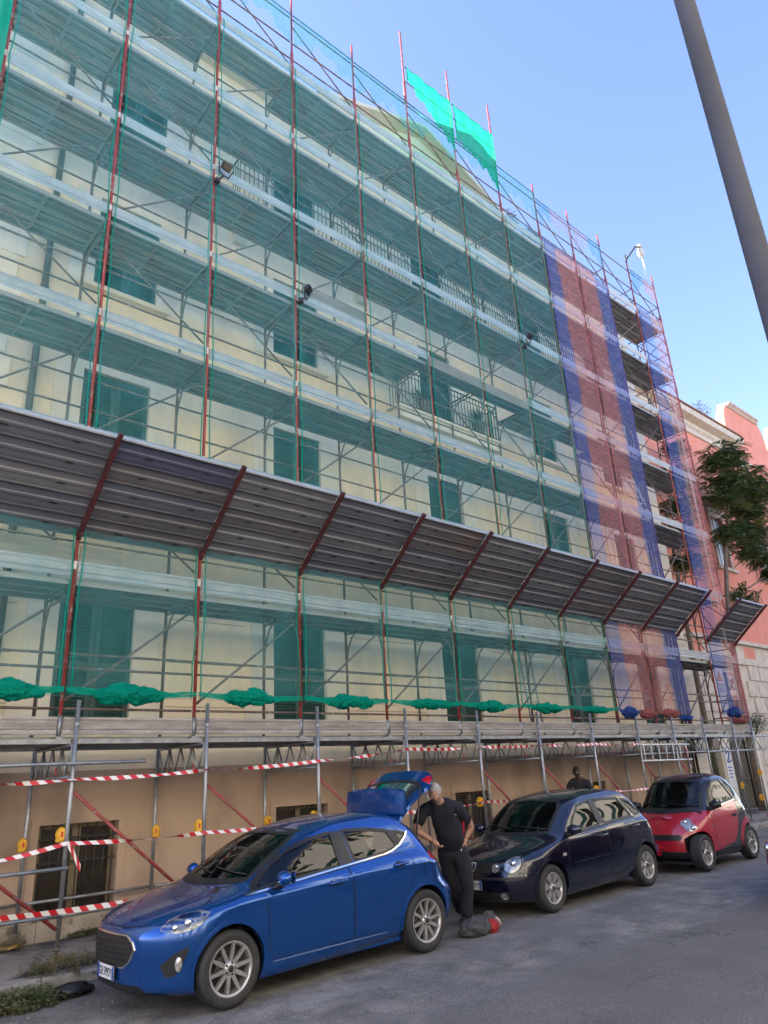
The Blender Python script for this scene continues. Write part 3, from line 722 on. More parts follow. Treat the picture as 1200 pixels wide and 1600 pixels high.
# ------------------------------------------------------------------ debris canopies
def canopy(ribs, xa, xb, label):
    t = thing('debris_canopy', label, 'canopy', (xa, 0, 5.05))
    p0 = Vector((0, -.03, 5.06)); p1 = Vector((0, -1.19, 6.04)); d = (p1-p0).normalized(); n = Vector((0, -d.z, d.y)) if False else Vector((0, d.z, -d.y))
    n = -n if n.z < 0 else n
    for x in ribs:
        b = MB(); e = Vector((x, 0, 0)); b.obox(e+p0-d*.02-n*.0, e+p1+d*.10, .055, .06, up=n); b.tube(e+p0+Vector((0,.05,-.02)), e+p0+Vector((0,-.12,.02)), .022, n=6)
        b.tube(e+p0+d*.9-n*.02, Vector((x, 0, 6.3)), .012, n=5)
        b.build('rib', mt('dark_red'), t)
    xs = [xa]+[r for r in ribs if xa+.05 < r < xb-.05]+[xb]
    L_ = (p1-p0).length
    for a, c in zip(xs[:-1], xs[1:]):
        b = MB(); npl = 5; w = L_/npl; pi_ = len(t.children)
        for q in range(npl):
            s0 = q*w+.004; s1 = (q+1)*w-.004; m_ = (s0+s1)/2
            pr = [(s0,-.012),(s0,.05),(s0+.02,.052),(s0+.03,.034),(m_-.03,.030),(m_-.016,.012),(m_+.016,.012),(m_+.03,.030),(s1-.03,.034),(s1-.02,.052),(s1,.05),(s1,-.012)]
            pts = [p0+d*s+n*(.035+h*.9) for s, h in pr]
            b.mi = {0: 0, 1: 2, 2: 3}[(pi_*7+q*5+(q*q)) % 3] if not (q == 4 and abs(a) < .1) else 4
            b.extrude_x([(v.y, v.z) for v in pts], a+.012, c-.012); b.mi = 5
            for sx in (.25, .72): e_ = p0+d*(m_-.03)+n*.045; e2 = p0+d*(m_+.03)+n*.045; xx = a+(c-a)*sx; b.obox((xx, e_.y, e_.z), (xx+.10, e_.y, e_.z), .022, .006, up=n)
            b.mi = 0
        q = [p0+d*s+n*h for s, h in ((L_+.005,.02),(L_+.005,.10),(L_+.025,.10),(L_+.025,.02))]
        b.mi = 1; b.extrude_x([(v.y, v.z) for v in q], a, c, True); b.mi = 0
        b.build('sheet_panel', [mt('fan'), mt('toe'), mat('canopy_sheet_rusty', (.150,.150,.170), (.125,.125,.142), .5, .3, scale=1.1, c3=(.22,.155,.125), scale3=.8, lo3=.56, hi3=.85), mat('canopy_sheet_pale', (.185,.192,.22), (.16,.167,.19), .5, .3, scale=2), mat('canopy_sheet_blue', (.10,.11,.18), (.085,.09,.145), .5, .3, scale=3), mt('dark')], t)
    return t
canopy([i*BAY for i in range(-1, 10)], -1.86, 16.2, 'long sloping debris canopy of grey sheet steel on dark red ribs')
canopy([18.04, 19.78], 18.0, 19.82, 'short separate piece of grey sheet debris canopy at the right end of the scaffolding')

# ------------------------------------------------------------------ nets
GREEN = (.13, .55, .60); GREEN_D = (.008, .40, .29); BLUE = (.20, .28, .70); RED = (.84, .37, .39); PALE = (.52, .46, .52)
NG = net_mat('green_netting', GREEN, .225, .075); NGT = net_mat('green_netting_single', (.06,.50,.50), .34, .10); NGB = net_mat('green_netting_doubled', (.010,.40,.23), .90, .07); NGD = net_mat('green_netting_bunched', GREEN_D, .93, .05)
NB = net_mat('blue_netting', BLUE, .40, .05); NR = net_mat('red_netting', RED, .37, .05); NW = net_mat('pale_netting', PALE, .40, .06)
NBD = net_mat('blue_netting_bunched', (.06,.13,.42), .86, .10); NRD = net_mat('red_netting_bunched', (.50,.19,.18), .8, .12); NBT = net_mat('blue_netting_single', (.10,.42,.70), .42, .12)
NRT = net_mat('red_netting_single', (.85,.36,.28), .42, .1)
def sheet(b, x0, x1, z0, z1, nx, nz, y, amp, seed, bands=None, ragged=0.0, gather=0.0):
    r = random.Random(seed); ph = [r.uniform(0, 6) for _ in range(8)]
    vs = []
    for j in range(nz+1):
        for i in range(nx+1):
            u = i/nx; x = x0+(x1-x0)*u; lo = z0
            if ragged: lo = z0+ragged*(.5+.5*math.sin(u*7+ph[0])*math.sin(u*17+ph[1]))+.05*math.sin(u*41+ph[2])-ragged*.8*abs(2*u-1)**3
            z = lo+(z1-lo)*j/nz
            e = math.sin(PI*u)
            yy = y-amp*e*(.35+.3*math.sin(z*2.1+ph[3])+.2*math.sin(z*5.3+u*3+ph[4]))-amp*.35*math.sin(u*23+ph[5]+z*.6)
            xx = x+gather*(math.sin(z*1.57+ph[6]))*(1 if u in (0, 1) else .3)
            vs.append((xx, yy, z))
    fs = []; ms = []
    for j in range(nz):
        for i in range(nx):
            fs.append((j*(nx+1)+i, j*(nx+1)+i+1, (j+1)*(nx+1)+i+1, (j+1)*(nx+1)+i))
            u = (i+.5)/nx; mi = 0
            if bands:
                for lim, m_ in bands:
                    if u < lim: mi = m_; break
            ms.append(mi)
    o = len(b.v); b.v += vs; b.f += [tuple(o+q for q in f) for f in fs]; b.m += ms; b.smooth += [True]*len(fs)
def bunch(b, x0, x1, z, h, seed):
    """netting rolled up and tied: a heap of crumpled folds with thin wisps running to both posts"""
    r = random.Random(seed); L_ = x1-x0; xm = x0+L_*r.uniform(.42, .58); W = L_*r.uniform(.24, .34)
    nb = 7
    for q in range(nb):
        u = (q+.5)/nb*2-1; e = math.sqrt(max(.12, 1-u*u)); off = Vector((seed*3.7+q*1.9, q, seed))
        c = (xm+W*u*.85, -.085+r.uniform(-.02,.015), z-.01+h*.35*e*r.uniform(.4,1.2)-.02)
        def fn(d, off=off): 
            p = d*1.5+off; w_ = Vector((d.x*2.2+d.y, d.y*7+d.x*1.5, d.z*7-d.x*2))+off; return 1+.38*mnoise.noise(p)+.50*(.35-abs(mnoise.noise(w_*.55)))+.42*(.3-abs(mnoise.noise(w_)))+.22*(.3-abs(mnoise.noise(w_*2.1)))
        b.sphere(c, h*e*r.uniform(.8, 1.1), 30, (1.35,.75,.80), fn)
    for q in range(2):                                     # wisps: narrow creased ribbons
        vs = []; n = 44; ph = r.uniform(0, 9); zz = z+.05-.035*q
        for i in range(n+1):
            u = i/n; x = x0+L_*u; k = math.exp(-((x-xm)/(W*1.25))**2); sag = -.05*math.sin(PI*u)
            w = .010+.050*k*(.6+.5*mnoise.noise(Vector((u*5, seed, q))))
            yy = -.075-.03*k-.012*q
            for v in (-1, 0, 1): vs.append((x, yy+.018*math.sin(u*40+ph+v*2)*(.3+k), zz*(1-.0)+sag+.02*k+v*w+.015*math.sin(u*23+ph)*k))
        b.add(vs, [(i*3+v, i*3+v+1, i*3+v+4, i*3+v+3) for i in range(n) for v in (0, 1)], True)
def net(i, label, kind='green'):
    x0, x1 = i*BAY+.045, (i+1)*BAY-.045
    t = thing('safety_net', label, 'safety net', (x0, -.05, 2.9), 0, 'safety nets hung on the scaffolding')
    if i == -2:
        g = MB(); sheet(g, -2.45, -1.83, 11.2, 17.0, 24, 60, -.07, .10, 77); g.build('hanging_fold', NGD, t); return t
    b = MB(); bands = None; mats = [NG]
    if kind == 'blue_left': bands = [(.36, 0), (2, 1)]; mats = [NB, NR]
    if kind == 'blue_right': bands = [(.52, 1), (2, 0)]; mats = [NB, NR]
    if kind == 'blue_red': bands = [(.42, 0), (.52, 2), (2, 1)]; mats = [NB, NR, NW]
    sheet(b, x0, x1, 2.98, 16.8, 28, 70, -.05, .05, i+20, bands, 0, .012)
    b.build('net_sheet', mats, t)
    tops = {4: (18.30, 17.4), 5: (18.30, 17.6), 6: (18.48, 17.5), 3: (18.30, 17.35)}
    zt, zb = tops.get(i, (18.32, 17.5))
    b = MB(); bands2 = bands
    sheet(b, x0, x1, zb, zt, 40, 12, -.05, .03, i+60, bands2, .45, 0)
    mats2 = [NGT] if kind == 'green' else [NBT, NRT if kind == 'blue_red' else NW, NW]
    b.build('top_strip', mats2, t)
    if i in (4, 5):
        zt = 19.6; g = MB(); n_ = 40; vs = []; rr_ = random.Random(i)
        for k in range(n_+1):
            u = k/n_; lo = (19.15-1.35*u) if i == 4 else (18.25-.75*u**2)
            lo += .06*math.sin(u*31+i)+.05*math.sin(u*57); 
            for q in range(7): z = lo+(zt-lo)*q/6; vs.append((x0+(x1-x0)*u, -.062-.02*math.sin(u*19+q*.4), z))
        g.add(vs, [(k*7+q, k*7+7+q, k*7+8+q, k*7+q+1) for k in range(n_) for q in range(6)], True); g.build('doubled_strip', NGB, t)
        b = MB(); b.tube((x0-.03, -.04, 18.3), (x1+.03, -.04, 18.3), .014, n=5).tube((x0-.03, -.04, 19.05), (x1+.03, -.04, 19.05), .012, n=5); b.build('top_cord', mt('black_plastic'), t)
    b = MB(); b.tube((x0-.03, -.04, zt), (x1+.03, -.04, zt), .012, n=5); b.build('top_cord', mt('black_plastic'), t)
    r = random.Random(i)
    for xx, sg in ((x0, 1), (x1, -1)):
        pts = []; z = 3.0
        while z < 16.8: pts.append((xx+sg*(.004+.035*abs(math.sin(z*1.57+i))+r.uniform(-.008, .008)), -.055+r.uniform(-.01, .01), z)); z += .22
        b = MB(); b.poly(pts, .010, 5); b.build('lacing_cord', NGD if kind == 'green' else (NBD if (sg > 0) != (kind == 'blue_right') else NRD), t)
    if kind == 'green':
        b = MB(); bunch(b, x0-.03, x1+.03, 3.02, .095+.035*r.random(), i+3); b.build('tied_bundle', NGD, t)
    elif kind == 'blue_left':
        b = MB(); bunch(b, x0-.03, x0+1.0, 2.98, .125, 3); b.build('tied_bundle', NBD, t)
        b = MB(); bunch(b, x0+.7, x1+.03, 2.95, .115, 4); b.build('tied_bundle', NRD, t)
    elif kind == 'blue_right':
        b = MB(); bunch(b, x0-.03, x0+1.1, 2.98, .115, 5); b.build('tied_bundle', NRD, t)
        b = MB(); bunch(b, x0+.9, x1+.03, 2.88, .09, 6); b.build('tied_bundle', NBD, t)
    else:
        b = MB(); bunch(b, x0, x1-.3, 3.06, .16, 7); b.build('tied_bundle', NBD, t)
        b = MB(); bunch(b, x0, x1, 2.86, .10, 8); b.build('tied_bundle', NRD, t)
    return t
net(-2, 'edge of green netting hanging at the extreme upper left corner')
net(-1, 'green netting of the bay cut off by the left picture edge')
for i, lb in enumerate(['green net left of the upper floodlight, with a long green bundle at its foot', 'green net right of the upper floodlight, hanging above the blue car windscreen',
    'green net over the bay with the upright grey plank and second floodlight', 'green net just left of the tall turquoise strip, above the raised tailgate',
    'green net under the left half of the tall bright turquoise strip', 'green net under the right half of the tall bright turquoise strip', 'last green net, directly left of the striped blue and red nets']): net(i, lb)
net(7, 'striped net, blue band left and red right, next to the green nets', 'blue_left')
net(8, 'striped net, red left and blue right, beside the open bay', 'blue_right')
net(10, 'striped net, blue then red, in front of the warning signs', 'blue_red')
# ------------------------------------------------------------------ cars: a body is a stack of waterline contours, openings are cut out of it
class Shape:
    """rows: z, xf, Lf, qf, w, xr, Lr, qr  (front axle at x=0, ground z=0, centre line y=0)"""
    def __init__(s, rows, slope=0.0, xm=1.2, sub=5, belly=.012, crease=None):
        a = np.array(rows, float); n = len(a); T = np.linspace(0, n-1, (n-1)*sub+1); out = []
        for t in T:
            i = min(int(t), n-2); u = t-i
            p0, p1, p2, p3 = a[max(i-1, 0)], a[i], a[i+1], a[min(i+2, n-1)]
            out.append(.5*((2*p1)+(-p0+p2)*u+(2*p0-5*p1+4*p2-p3)*u*u+(-p0+3*p1-3*p2+p3)*u**3))
        s.r = np.array(out); s.r[:, 0] = np.maximum.accumulate(s.r[:, 0]+np.arange(len(s.r))*1e-6)
        s.slope = slope; s.xm = xm; s.belly = belly; s.crease = crease; s.l = (a[:, 5]-a[:, 1]).max()
    def row(s, z): return np.array([np.interp(z, s.r[:, 0], s.r[:, c]) for c in range(8)])
    def width(s, x, z):
        zz = z-s.slope*(min(max(x, .1), 2.4)-s.xm)
        w = np.interp(zz, s.r[:, 0], s.r[:, 4])
        w *= 1-s.belly*((x-s.xm)/(s.l/2))**2*2
        if s.crease:
            zc = s.crease(x)
            if zc is not None: w += .010*math.exp(-((z-zc)/.035)**2)
        return w
    def Y(s, x, z):
        _, xf, Lf, qf, w, xr, Lr, qr = s.row(z); w = s.width(x, z); g = 1.0
        if x < xf+Lf: u = min(max((x-xf)/Lf, 1e-4), 1); g *= (1-(1-u)**2)**(1/qf)
        if x > xr-Lr: u = min(max((xr-x)/Lr, 1e-4), 1); g *= (1-(1-u)**2)**(1/qr)
        return w*g
    def XF(s, y, z):
        _, xf, Lf, qf, w, xr, Lr, qr = s.row(z); w = s.width(xf+.3, z); a = min(abs(y)/w, .999)
        return xf+Lf*(1-math.sqrt(max(1-a**qf, 0)))
    def XR(s, y, z):
        _, xf, Lf, qf, w, xr, Lr, qr = s.row(z); w = s.width(xr-.3, z); a = min(abs(y)/w, .999)
        return xr-Lr*(1-math.sqrt(max(1-a**qr, 0)))
    def contour(s, r, nf=16, nm=34):
        _, xf, Lf, qf, w, xr, Lr, qr = r; z = r[0]; pts = []
        for k in range(nf+1):
            f = (PI/2)*k/nf; x = xf+Lf*(1-math.cos(f)); pts.append((x, (math.sin(f)**(2/qf)) if k else 0))
        a, c = xf+Lf, xr-Lr
        for k in range(1, nm): pts.append((a+(c-a)*k/nm, 1.0))
        for k in range(nf, -1, -1):
            f = (PI/2)*k/nf; x = xr-Lr*(1-math.cos(f)); pts.append((x, (math.sin(f)**(2/qr)) if k else 0))
        return [(x, g*s.width(x, z)) for x, g in pts]
    def solid(s, rows=None, matf=None):
        rows = s.r if rows is None else rows; b = MB(); rings = []
        for r in rows:
            h = s.contour(r); ring = [(x, -y, r[0]) for x, y in h]+[(x, y, r[0]) for x, y in h[-2:0:-1]]
            rings.append(ring)
        n = len(rings[0]); b.v = [p for q in rings for p in q]
        for i in range(len(rings)-1):
            for j in range(n):
                f = (i*n+j, i*n+(j+1) % n, (i+1)*n+(j+1) % n, (i+1)*n+j); b.f.append(f); b.smooth.append(True)
                if matf:
                    c = np.mean([b.v[q] for q in f], axis=0); b.m.append(matf(*c))
                else: b.m.append(0)
        b.f.append(tuple(reversed(range(n)))); b.f.append(tuple((len(rings)-1)*n+j for j in range(n))); b.m += [0, b.m[-1] if matf else 0]; b.smooth += [False, True]
        return b
def cut(obj, cutters):
    for cme in cutters:
        o = bpy.data.objects.new('cutter', cme); COL.objects.link(o)
        m = obj.modifiers.new('cut', 'BOOLEAN'); m.operation = 'DIFFERENCE'; m.object = o; m.solver = 'EXACT'; m.material_mode = 'TRANSFER'
        dg = bpy.context.evaluated_depsgraph_get(); dg.update()
        me = bpy.data.meshes.new_from_object(obj.evaluated_get(dg))
        obj.modifiers.clear(); old = obj.data; obj.data = me; bpy.data.objects.remove(o)
    obj.data.polygons.foreach_set('use_smooth', [True]*len(obj.data.polygons)); obj.data.set_sharp_from_angle(angle=R(38))
def patch(poly, fn, off=.003, step=.05, skirt=.012, name='panel', material=None, parent=None, mirror=False):
    """fill a flat polygon (a,b) with triangles and lay it on a curved surface: fn(a,b,off) -> xyz"""
    poly = [Vector(p) for p in poly]; edge = []
    for i, p in enumerate(poly):
        q = poly[(i+1) % len(poly)]; k = max(1, int((q-p).length/step))
        edge += [p.lerp(q, j/k) for j in range(k)]
    n = len(edge); xs = [p.x for p in edge]; ys = [p.y for p in edge]; inner = []
    def inside(x, y):
        c = False
        for i in range(n):
            a, d = edge[i], edge[i-1]
            if (a.y > y) != (d.y > y) and x < (d.x-a.x)*(y-a.y)/(d.y-a.y)+a.x: c = not c
        return c
    for x in np.arange(min(xs)+step*.5, max(xs), step):
        for y in np.arange(min(ys)+step*.5, max(ys), step):
            if inside(x, y) and min((e-Vector((x, y))).length for e in edge) > step*.4: inner.append(Vector((x, y)))
    vs, es, fs, *_ = delaunay_2d_cdt(edge+inner, [(i, (i+1) % n) for i in range(n)], [], 1, 1e-5)
    b = MB()
    for sg in ((1, -1) if mirror else (1,)):
        def P(v, o_):
            p = fn(v.x, v.y, o_); return (p[0], p[1]*sg, p[2])
        o0 = len(b.v); b.v += [P(v, off) for v in vs]
        for f in fs: b.f.append(tuple(o0+i for i in f)); b.m.append(0); b.smooth.append(True)
        if skirt:
            k0 = len(b.v); b.v += [P(e, off) for e in edge]+[P(e, off-skirt) for e in edge]
            for i in range(n): b.f.append((k0+i, k0+(i+1) % n, k0+n+(i+1) % n, k0+n+i)); b.m.append(0); b.smooth.append(False)
    return b.build(name, material, parent) if material else b
def strip(pts, fn, w=.012, off=.004, name='trim', material=None, parent=None, step=.06, h=.006, closed=False, b=None):
    """raised ribbon along a line on the surface"""
    P = [Vector(p) for p in pts]; L_ = []
    seg = list(zip(P, P[1:]+([P[0]] if closed else [])))[:len(P) if closed else len(P)-1]
    for a, c in seg:
        k = max(1, int((c-a).length/step)); L_ += [a.lerp(c, j/k) for j in range(k)]
    if not closed: L_.append(P[-1])
    n = len(L_); vs = []
    for i, p in enumerate(L_):
        d = (L_[(i+1) % n]-L_[i-1]) if closed else (L_[min(i+1, n-1)]-L_[max(i-1, 0)])
        d.normalize(); q = Vector((-d.y, d.x))*w/2
        for e, o_ in ((p-q, off-h), (p-q, off), (p+q, off), (p+q, off-h)): vs.append(fn(e.x, e.y, o_))
    m = b or MB(); fs = []
    for i in range(n if closed else n-1):
        k = (i+1) % n
        fs += [(i*4, k*4, k*4+1, i*4+1), (i*4+1, k*4+1, k*4+2, i*4+2), (i*4+2, k*4+2, k*4+3, i*4+3)]
    m.add(vs, fs)
    return m.build(name, material, parent) if material else m
def circle(c, r, n=18, ry=None): return [(c[0]+r*math.cos(2*PI*k/n), c[1]+(ry or r)*math.sin(2*PI*k/n)) for k in range(n)]

def wheel(parent, x, y, r, rim, spokes, style, side, material):
    """tyre and rim, axis along y; side=-1 faces the street"""
    w = .19; t = thing('wheel_hub', None, None, (0, 0, 0)); bpy.data.objects.remove(t)
    b = MB(); s = side
    pr = [(rim-.005, w*.42),(rim+.015, w*.48),(rim+.05, w*.52),(r-.03, w*.50),(r-.008, w*.42),(r, w*.30),(r, -w*.30),(r-.008, -w*.42),(rim+.02, -w*.48),(rim-.005, -w*.42)]
    b.lathe([(q, h*s) for q, h in pr], (x, y, r), 'y', 40)
    for a in (-.06, -.02, .02, .06): b.lathe([(r+.0015, (a-.006)),(r+.0015, (a+.006))], (x, y, r), 'y', 40)
    wh = b.build('wheel', mt('rubber'), parent)
    b = MB(); c = (x, y, r)
    b.lathe([(rim, w*.44*s),(rim-.012, w*.45*s),(rim-.022, w*.40*s),(rim-.03, w*.2*s),(rim-.03, -w*.4*s)], c, 'y', 36)
    fy = w*.36*s
    b.lathe([(.0, fy+.012*s),(.035, fy+.012*s),(.055, fy+.004*s),(.06, fy-.02*s)], c, 'y', 20)
    for k in range(spokes):
        a = 2*PI*(k+.25)/spokes; ca, sa = math.cos(a), math.sin(a)
        def Q(rad, tang, dy): return (x+ca*rad-sa*tang, y+dy, r+sa*rad+ca*tang)
        if style == 'slim': segs = [(.045, rim-.02, .020, .013, 0)]
        elif style == 'blade': segs = [(.045, rim-.012, .020, .052, 0)]
        else: segs = [(.05, rim-.02, .011, .009, .0), (.07, rim-.02, .009, .008, .33)]
        for r0, r1, w0, w1, sk in segs:
            o = [sk*(r1-r0) if style == 'double' else 0]
            for d in ((0,) if style != 'double' else (-1, 1)):
                t1 = d*.30*(r1-r0)
                vs = [Q(r0, -w0, fy-.005*s), Q(r0, w0, fy-.005*s), Q(r1, t1+w1, fy+.012*s), Q(r1, t1-w1, fy+.012*s), Q(r0, -w0, fy-.03*s), Q(r0, w0, fy-.03*s), Q(r1, t1+w1, fy-.03*s), Q(r1, t1-w1, fy-.03*s)]
                b.add(vs, [(0,1,2,3),(0,4,5,1),(1,5,6,2),(2,6,7,3),(3,7,4,0)])
    b.build('rim', material, wh)
    b = MB(); b.lathe([(0, fy-.075*s),(rim-.032, fy-.075*s)], c, 'y', 24); b.lathe([(.05, fy-.07*s),(.13, fy-.07*s),(.13, fy-.05*s),(.05, fy-.05*s)], c, 'y', 24); b.build('brake_disc', mat('brake_dark', (.03,.028,.026), (.06,.055,.05), .5, .4, scale=9), wh)
    b = MB(); b.lathe([(0, fy+.016*s),(.026, fy+.016*s),(.03, fy+.010*s)], c, 'y', 16)
    for k in range(5 if style == 'slim' else 4): a = 2*PI*k/5; b.lathe([(0, fy+.014*s),(.009, fy+.014*s),(.011, fy)], (x+.046*math.cos(a), y, r+.046*math.sin(a)), 'y', 8)
    b.build('hub_cap', mt('black_plastic'), wh)
    return wh

def plate(parent, x, y, z, body, tilt=0.0, yaw=0.0, front=True):
    """white number plate with blue end bands; faces -x"""
    b = MB(); b.box((-.006, -.18, -.055),(.006, .18, .055)); b.mi = 1; b.box((-.0075, .142, -.053),(.004, .178, .053)).box((-.0075, -.178, -.053),(.004, -.142, .053))
    b.mi = 2; b.box((-.004, -.186, -.061),(.008, .186, .061))
    me = b.mesh('number_plate', [mat('plate_white', (.72,.72,.70)), mat('plate_blue', (.02,.08,.35)), mt('black_plastic')])
    o = link('number_plate', me, parent, None); o.matrix_parent_inverse = Matrix.Identity(4)
    o.location = (x, y, z); o.rotation_euler = (0, tilt, yaw)
    if not body: return o
    tm = text_mesh('plate_text', body, .098, mat('plate_ink', (.02,.02,.02)), .0006)
    q = link('plate_text', tm, o, None); q.matrix_parent_inverse = Matrix.Identity(4)
    q.rotation_euler = (PI/2, 0, -PI/2); q.location = (-.0085, 0, -.004); q.scale = (.66, 1, 1)
    return o

def seats(parent, xs, ys, z0=.30, red=False):
    for x in xs:
        for y in ys:
            b = MB(); b.box((x-.25, y-.23, z0),(x+.25, y+.23, z0+.16))
            b.obox((x+.22, y, z0+.12), (x+.40, y, z0+.66), .44, .13, up=(1,0,0))
            b.obox((x+.42, y, z0+.70), (x+.45, y, z0+.88), .24, .09, up=(1,0,0)); b.build('seat', mt('seat'), parent)

def make_car(name, label, group, paint, S, spec, loc, rz=0.0):
    t = thing(name, label, 'car', loc, rz, group)
    def loc_build(b, nm, m_, par=None):
        """link a part under the car; a left and right twin pair becomes two objects"""
        cy = [sum(b.v[i][1] for i in f)/len(f) for f in b.f]
        if par is not None and isinstance(par, list) and not (min(cy) < 0 < max(cy) and min(abs(c) for c in cy) > .06): par = par[0] if cy and cy[0] < 0 else par[-1]
        if min(cy) < 0 < max(cy) and min(abs(c) for c in cy) > .06:
            out = []
            for k, sg in enumerate((-1, 1)):
                g = MB(); g.v = b.v; ix = [i for i, c in enumerate(cy) if c*sg > 0]
                g.f = [b.f[i] for i in ix]; g.m = [b.m[i] for i in ix]; g.smooth = [b.smooth[i] for i in ix]
                used = sorted({q for f in g.f for q in f}); mp = {q: j for j, q in enumerate(used)}; g.v = [b.v[q] for q in used]; g.f = [tuple(mp[q] for q in f) for f in g.f]
                o = g.build(nm, m_, None); o.parent = (par[k] if isinstance(par, list) else par) or t; out.append(o)
            return out
        o = b.build(nm, m_, None); o.parent = par or t; return o
    sp = spec; fn = lambda x, z, o: (x, -(S.Y(x, z)+o), z)
    fr = lambda y, z, o: (S.XF(y, z)-o, y, z)
    rr_ = lambda y, z, o: (S.XR(y, z)+o, y, z)
    mats = [paint]+sp.get('extra', [])
    bm_ = S.solid(None, sp.get('matf'))
    body = bm_.build('body', mats, None)
    dk = mt('cabin')
    # hollow cabin
    rows = []
    for z in np.linspace(sp.get('floor', .32), sp['roof']-.05, 16):
        r = S.row(z).copy(); r[0] = z; r[1] = max(r[1]+.07, sp['cowl']); r[2] = .12 if r[1] == sp['cowl'] else max(r[2], .15); r[4] -= .06; r[5] = min(r[5]-.08, sp['tail']); r[6] = max(min(r[6], .3), .1)
        rows.append(r)
    S2 = Shape.__new__(Shape); S2.__dict__.update(S.__dict__); S2.r = np.array(rows); S2.belly = 0; S2.crease = None; S2.slope = 0
    cab = S2.solid(S2.r).mesh('cutter', [dk])
    cutters = []
    arch = mt('black_plastic')
    for ax in (0, sp['wb']):
        for sd in (-1, 1):
            b = MB(); b.lathe([(sp['arch'], 0), (sp['arch'], .42)], (ax, 0, sp['wr']+.012), 'y', 40, True)
            for i, v in enumerate(b.v): b.v[i] = (v[0], (v[1]+.46)*sd if True else v[1], v[2])
            for i, v in enumerate(b.v):
                if abs(v[1]) > .8: b.v[i] = (v[0], 1.2*sd, v[2])
            cutters.append(b.mesh('cutter', [arch]))
    cutters.append(cab)
    for w_ in sp['windows']:
        for sd in (-1, 1):
            b = MB(); b.prism(w_, 1, .3*sd, 1.3*sd); cutters.append(b.mesh('cutter', [arch]))
    b = MB(); b.prism(sp['windscreen'], 0, -1.5, sp['cowl']+.85); cutters.append(b.mesh('cutter', [arch]))
    if 'backlight' in sp: b = MB(); b.prism(sp['backlight'], 0, sp['wb']-.5, sp['wb']+1.6); cutters.append(b.mesh('cutter', [arch]))
    cut(body, cutters); body.parent = t
    # panes and their black surrounds
    for i, w_ in enumerate(sp['windows']):
        p = patch(w_, fn, -.006, .06, 0, mirror=True); pane = loc_build(p, 'side_window', mt('glass'))
        q = strip(w_, fn, .034, .004, closed=True, h=.016); 
        m2 = MB(); m2.add(q.v, q.f); m2.add([(x, -y, z) for x, y, z in q.v], q.f); loc_build(m2, 'window_frame', mt('black_plastic'), pane)
    ws = sp['windscreen']; pane = loc_build(patch(ws, fr, -.006, .07, 0), 'windscreen', mt('glass'))
    loc_build(strip(ws, fr, .045, .003, closed=True, h=.016), 'window_frame', mt('black_plastic'), pane)
    if 'backlight' in sp and not sp.get('hatch_open'):
        pane = loc_build(patch(sp['backlight'], rr_, -.006, .07, 0), 'rear_window', mt('glass')); loc_build(strip(sp['backlight'], rr_, .04, .003, closed=True, h=.016), 'window_frame', mt('black_plastic'), pane)
    for nm, poly, m_ in sp.get('side_patches', []): loc_build(patch(poly, fn, .0045, .05, .016, mirror=True), nm, m_)
    for nm, poly, m_ in sp.get('front_patches', []): loc_build(patch(poly, fr, .006, .04, .016), nm, m_)
    for nm, pts, w_, o_, m_ in sp.get('side_strips', []):
        q = strip(pts, fn, w_, o_, h=.01); m2 = MB(); m2.add(q.v, q.f); m2.add([(x, -y, z) for x, y, z in q.v], q.f); loc_build(m2, nm, m_)
    for nm, pts, w_, o_, m_ in sp.get('front_strips', []): loc_build(strip(pts, fr, w_, o_, h=.012), nm, m_)
    seam = mat('panel_gap', (.006,.006,.008), None, .6)
    for poly, hx, hz in sp['doors']:
        d = loc_build(patch(poly, fn, .0025, .05, .010, mirror=True), 'door', sp.get('door_paint', paint))
        q = strip(poly, fn, .007, .0030, closed=True, h=.006); m2 = MB(); m2.add(q.v, q.f); m2.add([(x, -y, z) for x, y, z in q.v], q.f); loc_build(m2, 'door_gap', seam, d)
        m2 = MB()
        for sd in (-1, 1):
            yy = S.Y(hx, hz); m2.poly([(hx-.11, sd*(yy-.002), hz-.006), (hx-.10, sd*(yy+.026), hz-.004), (hx-.03, sd*(yy+.034), hz), (hx+.06, sd*(yy+.033), hz+.006), (hx+.10, sd*(yy+.022), hz+.008), (hx+.115, sd*(yy-.002), hz+.008)], [.010,.013,.014,.014,.013,.010], 8)
        loc_build(m2, 'handle', sp.get('handle_paint', paint), d)
        cup = patch(circle((hx-.02, hz-.004), .085, 16, .032), fn, .0035, .04, .004, mirror=True); loc_build(cup, 'handle_recess', seam, d)
    # arch lips
    for ax in (0, sp['wb']):
        m2 = MB()
        pts = [(ax+(sp['arch']+.012)*math.cos(a), sp['wr']+.012+(sp['arch']+.012)*math.sin(a)) for a in np.linspace(R(-8), R(188), 30)]
        q = strip(pts, fn, .030, .009, h=.03, step=.2); m2.add(q.v, q.f); m2.add([(x, -y, z) for x, y, z in q.v], q.f)
        loc_build(m2, 'arch_lip', sp.get('lip_paint', paint))
    # underside, seats, dashboard, wheel
    m2 = MB(); m2.box((-.45, -.60, .15),(sp['wb']+.45, .60, .165)); loc_build(m2, 'underbody', mt('black_plastic'))
    m2 = MB(); cw = sp['cowl']; m2.prism([(cw+.02,.55),(cw+.02,sp['dash']),(cw+.42,sp['dash']-.02),(cw+.52,sp['dash']-.12),(cw+.45,.55)], 1, -.62, .62); loc_build(m2, 'dashboard', mt('cabin'))
    m2 = MB(); c_ = Vector((cw+.72, -.36, sp['dash']-.06)); m2.poly([c_+Vector((.07*math.sin(a)*-1, .18*math.cos(a), .165*math.sin(a))) for a in np.linspace(0, 2*PI, 25)[:-1]], .014, 6, closed=True)
